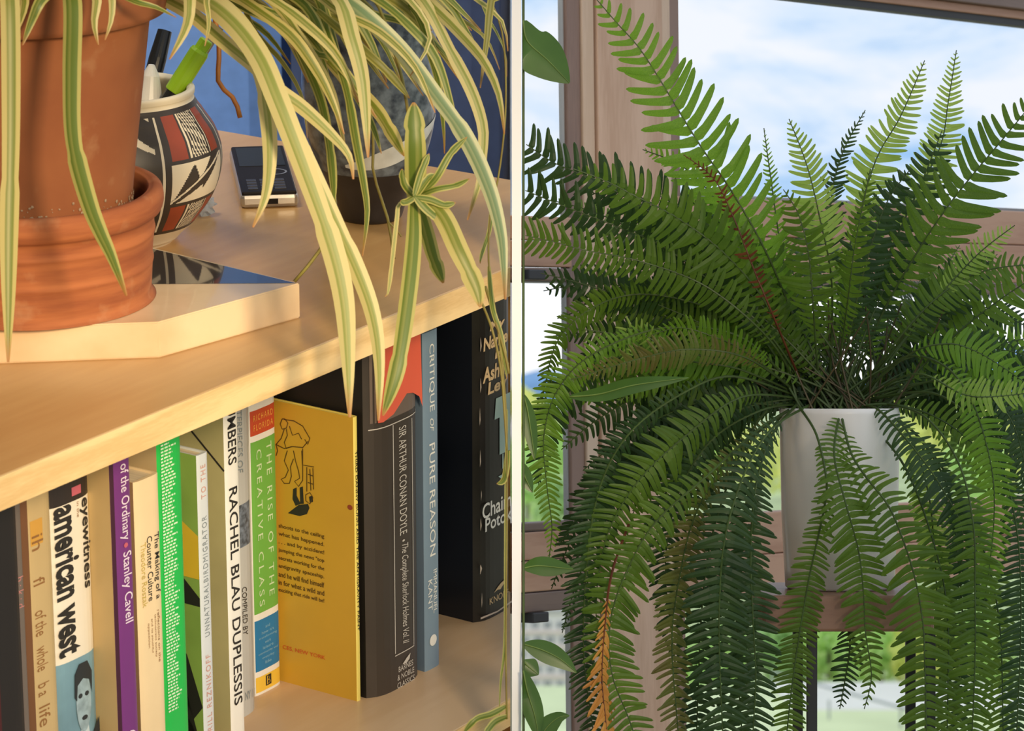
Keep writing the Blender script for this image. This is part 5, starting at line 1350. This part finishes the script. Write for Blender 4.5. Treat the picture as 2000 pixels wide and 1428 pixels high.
F_ = [
 # upright fronds
 ([(1590, 770, C0), (1560, 650, 2.49), (1500, 500, 2.47), (1430, 375, 2.46), (1365, 280, 2.45), (1260, 110, 2.45), (1205, 45, 2.45), (1162, -5, 2.45)], 112, 2, dict(bare=0.22, tilt=0.1, single=True, droop=-0.5)),
 ([(1585, 760, C0), (1560, 650, 2.52), (1525, 480, 2.54), (1503, 330, 2.55), (1492, 250, 2.55)], 34, 2, dict(bare=0.35, tilt=0.9, droop=0)),
 ([(1620, 770, C0), (1625, 560, 2.47), (1600, 420, 2.46), (1575, 320, 2.46), (1541, 232, 2.46)], 58, 3, dict(bare=0.35, tilt=0.2, droop=-0.2)),
 ([(1615, 770, C0), (1640, 560, 2.52), (1675, 430, 2.53), (1712, 310, 2.54), (1760, 225, 2.54), (1806, 118, 2.54)], 58, 3, dict(bare=0.40, tilt=0.15, droop=0)),
 ([(1640, 770, C0), (1700, 600, 2.53), (1770, 420, 2.54), (1835, 290, 2.55), (1852, 200, 2.55), (1868, 98, 2.55)], 50, 3, dict(bare=0.45, tilt=0.1, droop=0)),
 ([(1620, 770, C0), (1625, 560, 2.56), (1622, 400, 2.57), (1645, 300, 2.57), (1690, 215, 2.57)], 46, 1, dict(bare=0.4, tilt=1.0)),
 ([(1660, 770, C0), (1720, 620, 2.48), (1790, 495, 2.46), (1850, 405, 2.45), (1905, 335, 2.45), (1960, 270, 2.45), (2030, 185, 2.45)], 105, 0, dict(bare=0.28, tilt=0.15, single=True, droop=-0.5)),
 ([(1650, 770, C0), (1690, 650, 2.50), (1730, 510, 2.49), (1790, 380, 2.49), (1840, 255, 2.49)], 85, 1, dict(bare=0.3, tilt=0.4)),
 ([(1640, 770, C0), (1660, 650, 2.47), (1690, 520, 2.46), (1730, 400, 2.46), (1778, 330, 2.46)], 72, 1, dict(bare=0.25, tilt=-0.5)),
 ([(1630, 770, C0), (1655, 600, 2.45), (1670, 480, 2.44), (1690, 380, 2.44), (1700, 330, 2.44)], 60, 0, dict(bare=0.3, tilt=1.0)),
 ([(1600, 770, C0), (1590, 620, 2.46), (1580, 500, 2.45), (1560, 420, 2.45), (1530, 370, 2.45)], 70, 0, dict(bare=0.3, tilt=0.5)),
 # towards the right
 ([(1680, 760, C0), (1740, 680, 2.47), (1810, 600, 2.46), (1875, 550, 2.46), (1940, 525, 2.46), (2030, 515, 2.46)], 58, 0, dict(bare=0.35, tilt=0.3)),
 ([(1700, 740, C0), (1780, 640, 2.47), (1850, 560, 2.46), (1915, 492, 2.46), (1982, 440, 2.46)], 40, 3, dict(bare=0.5, tilt=0.2, droop=-0.2)),
 ([(1690, 760, C0), (1770, 660, 2.50), (1850, 612, 2.50), (1920, 600, 2.50), (1990, 630, 2.50), (2040, 660, 2.50)], 46, 1, dict(bare=0.45, tilt=0.5)),
 ([(1680, 770, C0), (1780, 690, 2.46), (1850, 672, 2.45), (1900, 684, 2.45), (1950, 712, 2.45), (2020, 760, 2.45)], 58, 2, dict(bare=0.4, tilt=0.3)),
 ([(1690, 775, C0), (1790, 730, 2.45), (1880, 770, 2.44), (1940, 775, 2.44), (2030, 765, 2.44)], 48, 3, dict(bare=0.5, tilt=0.2)),
 ([(1680, 770, C0), (1770, 650, 2.52), (1830, 580, 2.53), (1870, 540, 2.53)], 62, 0, dict(bare=0.3)),
 ([(1690, 770, C0), (1780, 720, 2.52), (1840, 700, 2.52), (1890, 720, 2.52)], 56, 1, dict(bare=0.3)),
 # towards the left
 ([(1570, 765, C0), (1500, 600, 2.46), (1420, 500, 2.44), (1330, 430, 2.43), (1245, 385, 2.42), (1180, 352, 2.42), (1120, 330, 2.42)], 88, 0, dict(bare=0.25, tilt=0.15, droop=0.3)),
 ([(1570, 765, C0), (1480, 590, 2.52), (1380, 470, 2.52), (1260, 390, 2.51), (1150, 345, 2.50), (1084, 319, 2.50), (1028, 282, 2.50)], 82, 1, dict(blunt=True, bare=0.3, tilt=0.1, droop=-0.4)),
 ([(1580, 770, C0), (1500, 650, 2.47), (1400, 560, 2.47), (1300, 485, 2.47), (1200, 440, 2.46), (1100, 402, 2.46), (1026, 372, 2.46)], 80, 1, dict(blunt=True, bare=0.2, tilt=0.4, droop=0.6)),
 ([(1560, 760, C0), (1500, 660, 2.45), (1380, 560, 2.44), (1250, 510, 2.44), (1150, 490, 2.43), (1080, 472, 2.43), (1026, 460, 2.43)], 66, 0, dict(blunt=True, bare=0.25, tilt=0.3, droop=0.7)),
 ([(1560, 760, C0), (1490, 640, 2.49), (1400, 580, 2.49), (1300, 575, 2.49), (1220, 585, 2.49), (1150, 605, 2.49)], 62, 1, dict(bare=0.25, tilt=0.4, droop=0.6)),
 ([(1560, 770, C0), (1470, 640, 2.48), (1350, 590, 2.48), (1240, 575, 2.48), (1150, 605, 2.47), (1090, 665, 2.47), (1066, 745, 2.47), (1056, 810, 2.47)], 46, 0, dict(bare=0.45, tilt=0.6)),
 ([(1560, 770, C0), (1450, 660, 2.46), (1300, 640, 2.46), (1160, 690, 2.45), (1090, 760, 2.45), (1062, 850, 2.45), (1068, 950, 2.45), (1078, 1030, 2.45), (1072, 1092, 2.45)], 52, 2, dict(bare=0.4, tilt=0.2)),
 ([(1560, 770, C0), (1440, 680, 2.49), (1280, 680, 2.49), (1150, 740, 2.49), (1080, 800, 2.49), (1058, 880, 2.49), (1052, 950, 2.49)], 60, 1, dict(bare=0.55, tilt=0.4)),
 ([(1580, 770, C0), (1500, 560, 2.54), (1420, 420, 2.55), (1340, 330, 2.55), (1255, 292, 2.55)], 55, 2, dict(bare=0.4, tilt=0.4)),
 ([(1560, 770, C0), (1460, 700, 2.44), (1350, 682, 2.43), (1250, 700, 2.43), (1115, 742, 2.43)], 46, 6, dict(bare=0.3, tilt=0.3, droop=0.5)),
 ([(1560, 770, C0), (1460, 690, 2.45), (1400, 660, 2.45), (1330, 640, 2.45), (1272, 655, 2.45)], 50, 2, dict(bare=0.3, tilt=0.6)),
 ([(1560, 770, C0), (1440, 720, 2.46), (1330, 700, 2.46), (1230, 640, 2.46), (1225, 720, 2.46)], 30, 3, dict(bare=0.6, tilt=0.2)),
 # hanging in front of the post
 ([(1560, 775, C0), (1430, 735, 2.44), (1330, 770, 2.42), (1230, 845, 2.41), (1172, 950, 2.41), (1146, 1100, 2.41), (1140, 1280, 2.41), (1160, 1440, 2.41)], 56, 1, dict(droop=0.0, bare=0.22, tilt=0.5)),
 ([(1570, 780, C0), (1450, 775, 2.44), (1340, 850, 2.42), (1250, 935, 2.41), (1192, 1030, 2.41), (1168, 1130, 2.41), (1164, 1230, 2.41)], 66, 0, dict(droop=0.0, bare=0.2, tilt=0.2)),
 ([(1560, 790, C0), (1480, 840, 2.43), (1380, 930, 2.40), (1280, 1020, 2.39), (1222, 1120, 2.39), (1192, 1215, 2.39), (1196, 1320, 2.39), (1240, 1440, 2.39)], 72, 0, dict(droop=0.0, bare=0.25, tilt=0.15)),
 ([(1560, 790, C0), (1500, 830, 2.45), (1420, 900, 2.43), (1360, 1000, 2.42), (1330, 1110, 2.42), (1312, 1250, 2.42), (1325, 1440, 2.42)], 58, 6, dict(droop=0.0, bare=0.15, tilt=0.6)),
 ([(1560, 790, C0), (1490, 800, 2.46), (1400, 850, 2.45), (1340, 930, 2.44), (1310, 1020, 2.44), (1300, 1130, 2.44), (1320, 1300, 2.44)], 62, 1, dict(droop=0.0, bare=0.15, tilt=0.5)),
 # hanging in front of the pot
 ([(1580, 792, 2.48), (1505, 840, 2.42), (1452, 930, 2.40), (1416, 1050, 2.39), (1405, 1180, 2.39), (1406, 1300, 2.39), (1412, 1450, 2.39)], 82, 1, dict(droop=0.0, bare=0.15, tilt=0.15)),
 ([(1555, 792, 2.48), (1508, 850, 2.43), (1476, 950, 2.41), (1466, 1080, 2.41), (1470, 1200, 2.41), (1476, 1320, 2.41), (1470, 1450, 2.41)], 66, 1, dict(droop=0.0, bare=0.12, tilt=0.2)),
 ([(1561, 795, 2.47), (1594, 848, 2.43), (1613, 930, 2.42), (1611, 985, 2.42), (1578, 1140, 2.42), (1552, 1300, 2.42), (1535, 1450, 2.42)], 50, 0, dict(droop=0.0, bare=0.16, tilt=0.1)),
 ([(1643, 795, 2.47), (1629, 885, 2.43), (1650, 978, 2.41), (1676, 1073, 2.41), (1686, 1154, 2.41), (1690, 1234, 2.41), (1702, 1320, 2.41), (1688, 1385, 2.41)], 68, 0, dict(droop=0.0, bare=0.06, tilt=0.1, single=True)),
 ([(1640, 795, 2.47), (1660, 880, 2.43), (1690, 930, 2.41), (1735, 988, 2.40), (1764, 1056, 2.40), (1787, 1130, 2.40), (1802, 1215, 2.40), (1806, 1300, 2.40), (1810, 1450, 2.40)], 80, 0, dict(droop=0.0, bare=0.10, tilt=0.1, single=True)),
 ([(1690, 792, 2.48), (1722, 806, 2.46), (1790, 883, 2.44), (1842, 958, 2.43), (1880, 1040, 2.43), (1872, 1150, 2.43)], 62, 1, dict(droop=0.0, bare=0.1, tilt=0.3)),
 ([(1680, 780, C0), (1760, 700, 2.47), (1840, 712, 2.45), (1896, 780, 2.44), (1932, 892, 2.44), (1942, 990, 2.44), (1932, 1110, 2.44), (1918, 1200, 2.44)], 60, 2, dict(droop=0.0, bare=0.3, tilt=0.15)),
 ([(1700, 790, C0), (1770, 840, 2.47), (1810, 950, 2.46), (1824, 1059, 2.46), (1830, 1170, 2.46), (1835, 1290, 2.46)], 50, 3, dict(droop=0.0, bare=0.15, tilt=0.2)),
 ([(1700, 785, C0), (1800, 810, 2.45), (1870, 900, 2.43), (1900, 1020, 2.42), (1904, 1150, 2.42), (1904, 1300, 2.42), (1898, 1450, 2.42)], 66, 0, dict(droop=0.0, bare=0.2, tilt=0.15)),
 ([(1700, 780, C0), (1830, 770, 2.46), (1930, 860, 2.45), (1980, 1000, 2.45), (1994, 1180, 2.45), (1985, 1450, 2.45)], 58, 1, dict(droop=0.0, bare=0.25, tilt=0.3)),
 ([(1700, 780, C0), (1860, 740, 2.48), (1960, 800, 2.48), (2000, 900, 2.48), (2010, 1010, 2.48)], 46, 1, dict(droop=0.0, bare=0.4, tilt=0.3)),
 ([(1700, 785, C0), (1790, 850, 2.48), (1850, 950, 2.48), (1870, 1080, 2.48), (1880, 1250, 2.48), (1860, 1450, 2.48)], 60, 1, dict(droop=0.0, bare=0.15)),
 ([(1700, 785, C0), (1800, 860, 2.49), (1900, 1020, 2.49), (1950, 1200, 2.49), (1960, 1450, 2.49)], 62, 0, dict(droop=0.0, bare=0.2, tilt=0.4)),
 ([(1570, 785, C0), (1500, 800, 2.49), (1440, 900, 2.48), (1390, 1050, 2.48), (1370, 1200, 2.48), (1360, 1440, 2.48)], 68, 1, dict(droop=0.0, bare=0.12)),
 ([(1570, 785, C0), (1520, 820, 2.49), (1470, 930, 2.48), (1440, 1100, 2.48), (1440, 1280, 2.48), (1450, 1450, 2.48)], 68, 1, dict(droop=0.0, bare=0.12)),
 ([(1570, 785, C0), (1490, 790, 2.50), (1420, 830, 2.50), (1370, 920, 2.50), (1350, 1050, 2.50)], 66, 1, dict(droop=0.0, bare=0.12)),
 ([(1660, 790, C0), (1760, 900, 2.46), (1820, 1050, 2.45), (1850, 1200, 2.45), (1850, 1440, 2.45)], 62, 0, dict(droop=0.0, bare=0.2)),
 ([(1640, 1180, 2.46), (1660, 1250, 2.45), (1650, 1330, 2.45), (1640, 1385, 2.45)], 40, 1, dict(droop=0.0, bare=0.05)),
 # withered
 ([(1570, 760, C0), (1520, 640, 2.44), (1470, 520, 2.43), (1435, 430, 2.43), (1395, 350, 2.43), (1335, 302, 2.43)], 34, 4, dict(bare=0.35, tilt=0.8, shed=0.35, stalk=FM[4])),
 ([(1230, 1020, 2.40), (1195, 1120, 2.385), (1180, 1230, 2.385), (1175, 1330, 2.385), (1185, 1440, 2.385)], 62, 5, dict(bare=0.25, tilt=0.8, shed=0.1, droop=2.2, stalk=FM[4])),
]
for pix, hp, mi, kw in F_:
    frond(pix, hp, mi, **kw)
# dense short fronds that fill the heart of the plant, grown from the crown and bent by their weight
def grow_frond(az, el, length, half, mi, k_droop, **kw):
    if math.sin(az) < -0.15: return
    P = [CRN + RX * frng.uniform(-0.030, 0.030) + FW * frng.uniform(-0.02, 0.02)]
    d = RX * math.cos(az) * math.cos(el) + FW * math.sin(az) * math.cos(el) + UP * math.sin(el)
    for i in range(9):
        P.append(P[-1] + d * length / 9); d = d - UP * k_droop / 9; d /= np.linalg.norm(d)
    if min(p[0] for p in P) < 0.012: return
    if max((p - CAM) @ FW for p in P) > 2.72: return
    for p in P:                                   # leave the front of the pot open
        q = p - CAM; kz = q @ FW; x = 1000 + FPX * (q @ RX) / kz; y = 714 - FPX * (q @ UP) / kz
        if 1440 < x < 1830 and y > 812: return
    frond_world(P, half, mi, **kw)
for i in range(80):
    el = frng.uniform(0.5, 1.45); az = frng.uniform(0, 2 * math.pi)
    grow_frond(az, el, frng.uniform(0.09, 0.185), frng.uniform(0.016, 0.026), frng.choice([0, 0, 1, 1, 1, 2]), frng.uniform(0.3, 1.3), bare=frng.uniform(0.38, 0.55))
for i in range(34):
    az = frng.choice([frng.uniform(-0.75, 0.75), frng.uniform(math.pi - 0.75, math.pi + 0.75)]) + 0.0
    grow_frond(az, frng.uniform(0.05, 0.6), frng.uniform(0.13, 0.27), frng.uniform(0.018, 0.026), frng.choice([0, 1, 1, 1]), frng.uniform(1.4, 3.2), bare=frng.uniform(0.15, 0.3))
for i in range(84):                              # long fronds reaching out to both sides
    left = frng.random() < 0.62
    az = (math.pi if left else 0.0) + frng.uniform(-0.55, 0.55)
    grow_frond(az, frng.uniform(0.35, 1.05), frng.uniform(0.16, 0.26) if left else frng.uniform(0.12, 0.2), frng.uniform(0.020, 0.029), frng.choice([0, 1, 1, 1, 0, 2]), frng.uniform(0.5, 1.7), bare=frng.uniform(0.18, 0.3))
# bare stalks at the crown
for i in range(46):
    a = frng.uniform(-1.25, 1.25); ln = frng.uniform(0.035, 0.09)
    b_ = CRN + RX * frng.uniform(-0.034, 0.034) + FW * frng.uniform(-0.03, 0.03)
    e_ = b_ + (RX * math.sin(a) + UP * math.cos(a) + FW * frng.uniform(-0.3, 0.3)) * ln
    v2, f2 = tube(spline([b_, (b_ + e_) / 2 + RX * frng.gauss(0, 0.003), e_], 8)[0], np.linspace(0.0008, 0.0005, 8), 5)
    mesh('stalk', np.array(v2) - CRN, f2, M_rach, fern)

# ------------------------------------------------------------------ long-leaved plant beside the partition
M_fig = leaf_mat('long_leaf_green', (0.07, 0.155, 0.028), (0.048, 0.115, 0.02), 0.35, 30, 0.3)
fo = at(1021, 1500, 2.36)
fig = empty('long_leaf_plant', fo)
tag(fig, 'plant with long smooth pointed leaves along the white partition', 'plant')
def broad_leaf(pix, wpx, fold=0.15, roll=0.3):
    P = [at(max(p[0], 1022), p[1], p[2]) for p in pix]; n = 22
    C_, L_ = spline(P, n); T = np.gradient(C_, axis=0); T /= np.linalg.norm(T, axis=1)[:, None]
    hw_ = wpx / 2 * pix[0][2] / FPX; V, Fc = [], []
    for i in range(n):
        u = i / (n - 1); w_ = hw_ * max(0.02, math.sin(math.pi * min(1.0, (u * 0.97 + 0.02)) ** 0.85)) ** 0.85
        side = np.cross(T[i], FW); side /= np.linalg.norm(side); nn = np.cross(side, T[i]); sd = side * math.cos(roll) + nn * math.sin(roll); n2 = np.cross(sd, T[i])
        for c in (-1, -0.5, 0, 0.5, 1):
            p = C_[i] + sd * w_ * c + n2 * w_ * fold * abs(c); p[0] = max(p[0], XLIM); V.append(p - fo)
    for i in range(n - 1):
        for j in range(4): Fc.append((5 * i + j, 5 * i + j + 1, 5 * i + j + 6, 5 * i + j + 5))
    o = mesh('leaf', V, Fc, M_fig, fig, smooth=True)
    v2, f2 = tube(C_ - FW * 0.0004 - fo, np.linspace(0.0006, 0.0002, n), 5); mesh('midrib', v2, f2, leaf_mat('leaf_midrib', (0.18, 0.28, 0.07), (0.14, 0.22, 0.05), 0.2), o, smooth=True)
KF = 2.38
for pix, w_, rl in (
 ([(1000, 40, KF), (1030, 80, KF), (1070, 118, KF), (1112, 162, KF)], 92, 0.2),
 ([(1112, 775, 2.37), (1170, 770, 2.365), (1240, 752, 2.36), (1345, 738, 2.36)], 34, 0.3),
 ([(1010, 1110, KF), (1050, 1105, KF), (1085, 1108, KF), (1120, 1112, KF)], 40, 0.3),
 ([(1010, 1258, KF), (1060, 1270, KF), (1095, 1288, KF), (1126, 1314, KF)], 44, 0.3),
 ([(1010, 1290, 2.37), (1030, 1300, 2.37), (1052, 1318, 2.37)], 40, 0.2),
 ([(1012, 1310, 2.36), (1030, 1350, 2.36), (1045, 1400, 2.36), (1054, 1450, 2.36)], 44, 0.2),
 ([(1040, 1470, 2.36), (1065, 1425, 2.36), (1090, 1402, 2.36), (1112, 1398, 2.36)], 42, 0.2),
 ([(1012, 770, 2.39), (1030, 800, 2.39), (1038, 850, 2.39), (1045, 900, 2.39)], 30, 0.3),
 ([(1012, 905, 2.39), (1025, 930, 2.39), (1040, 962, 2.39)], 30, 0.3)):
    broad_leaf(pix, w_, roll=rl)
P, _ = spline([fo, at(1021, 1100, 2.37), at(1020.5, 700, 2.39), at(1021, 300, 2.385), at(1021, 20, 2.385), at(1021, -60, 2.385)], 24)
P[:, 0] = np.maximum(P[:, 0], 0.0076)
v2, f2 = tube(P - fo, 0.0009, 6); mesh('stem', v2, f2, M_rachg, fig, smooth=True)
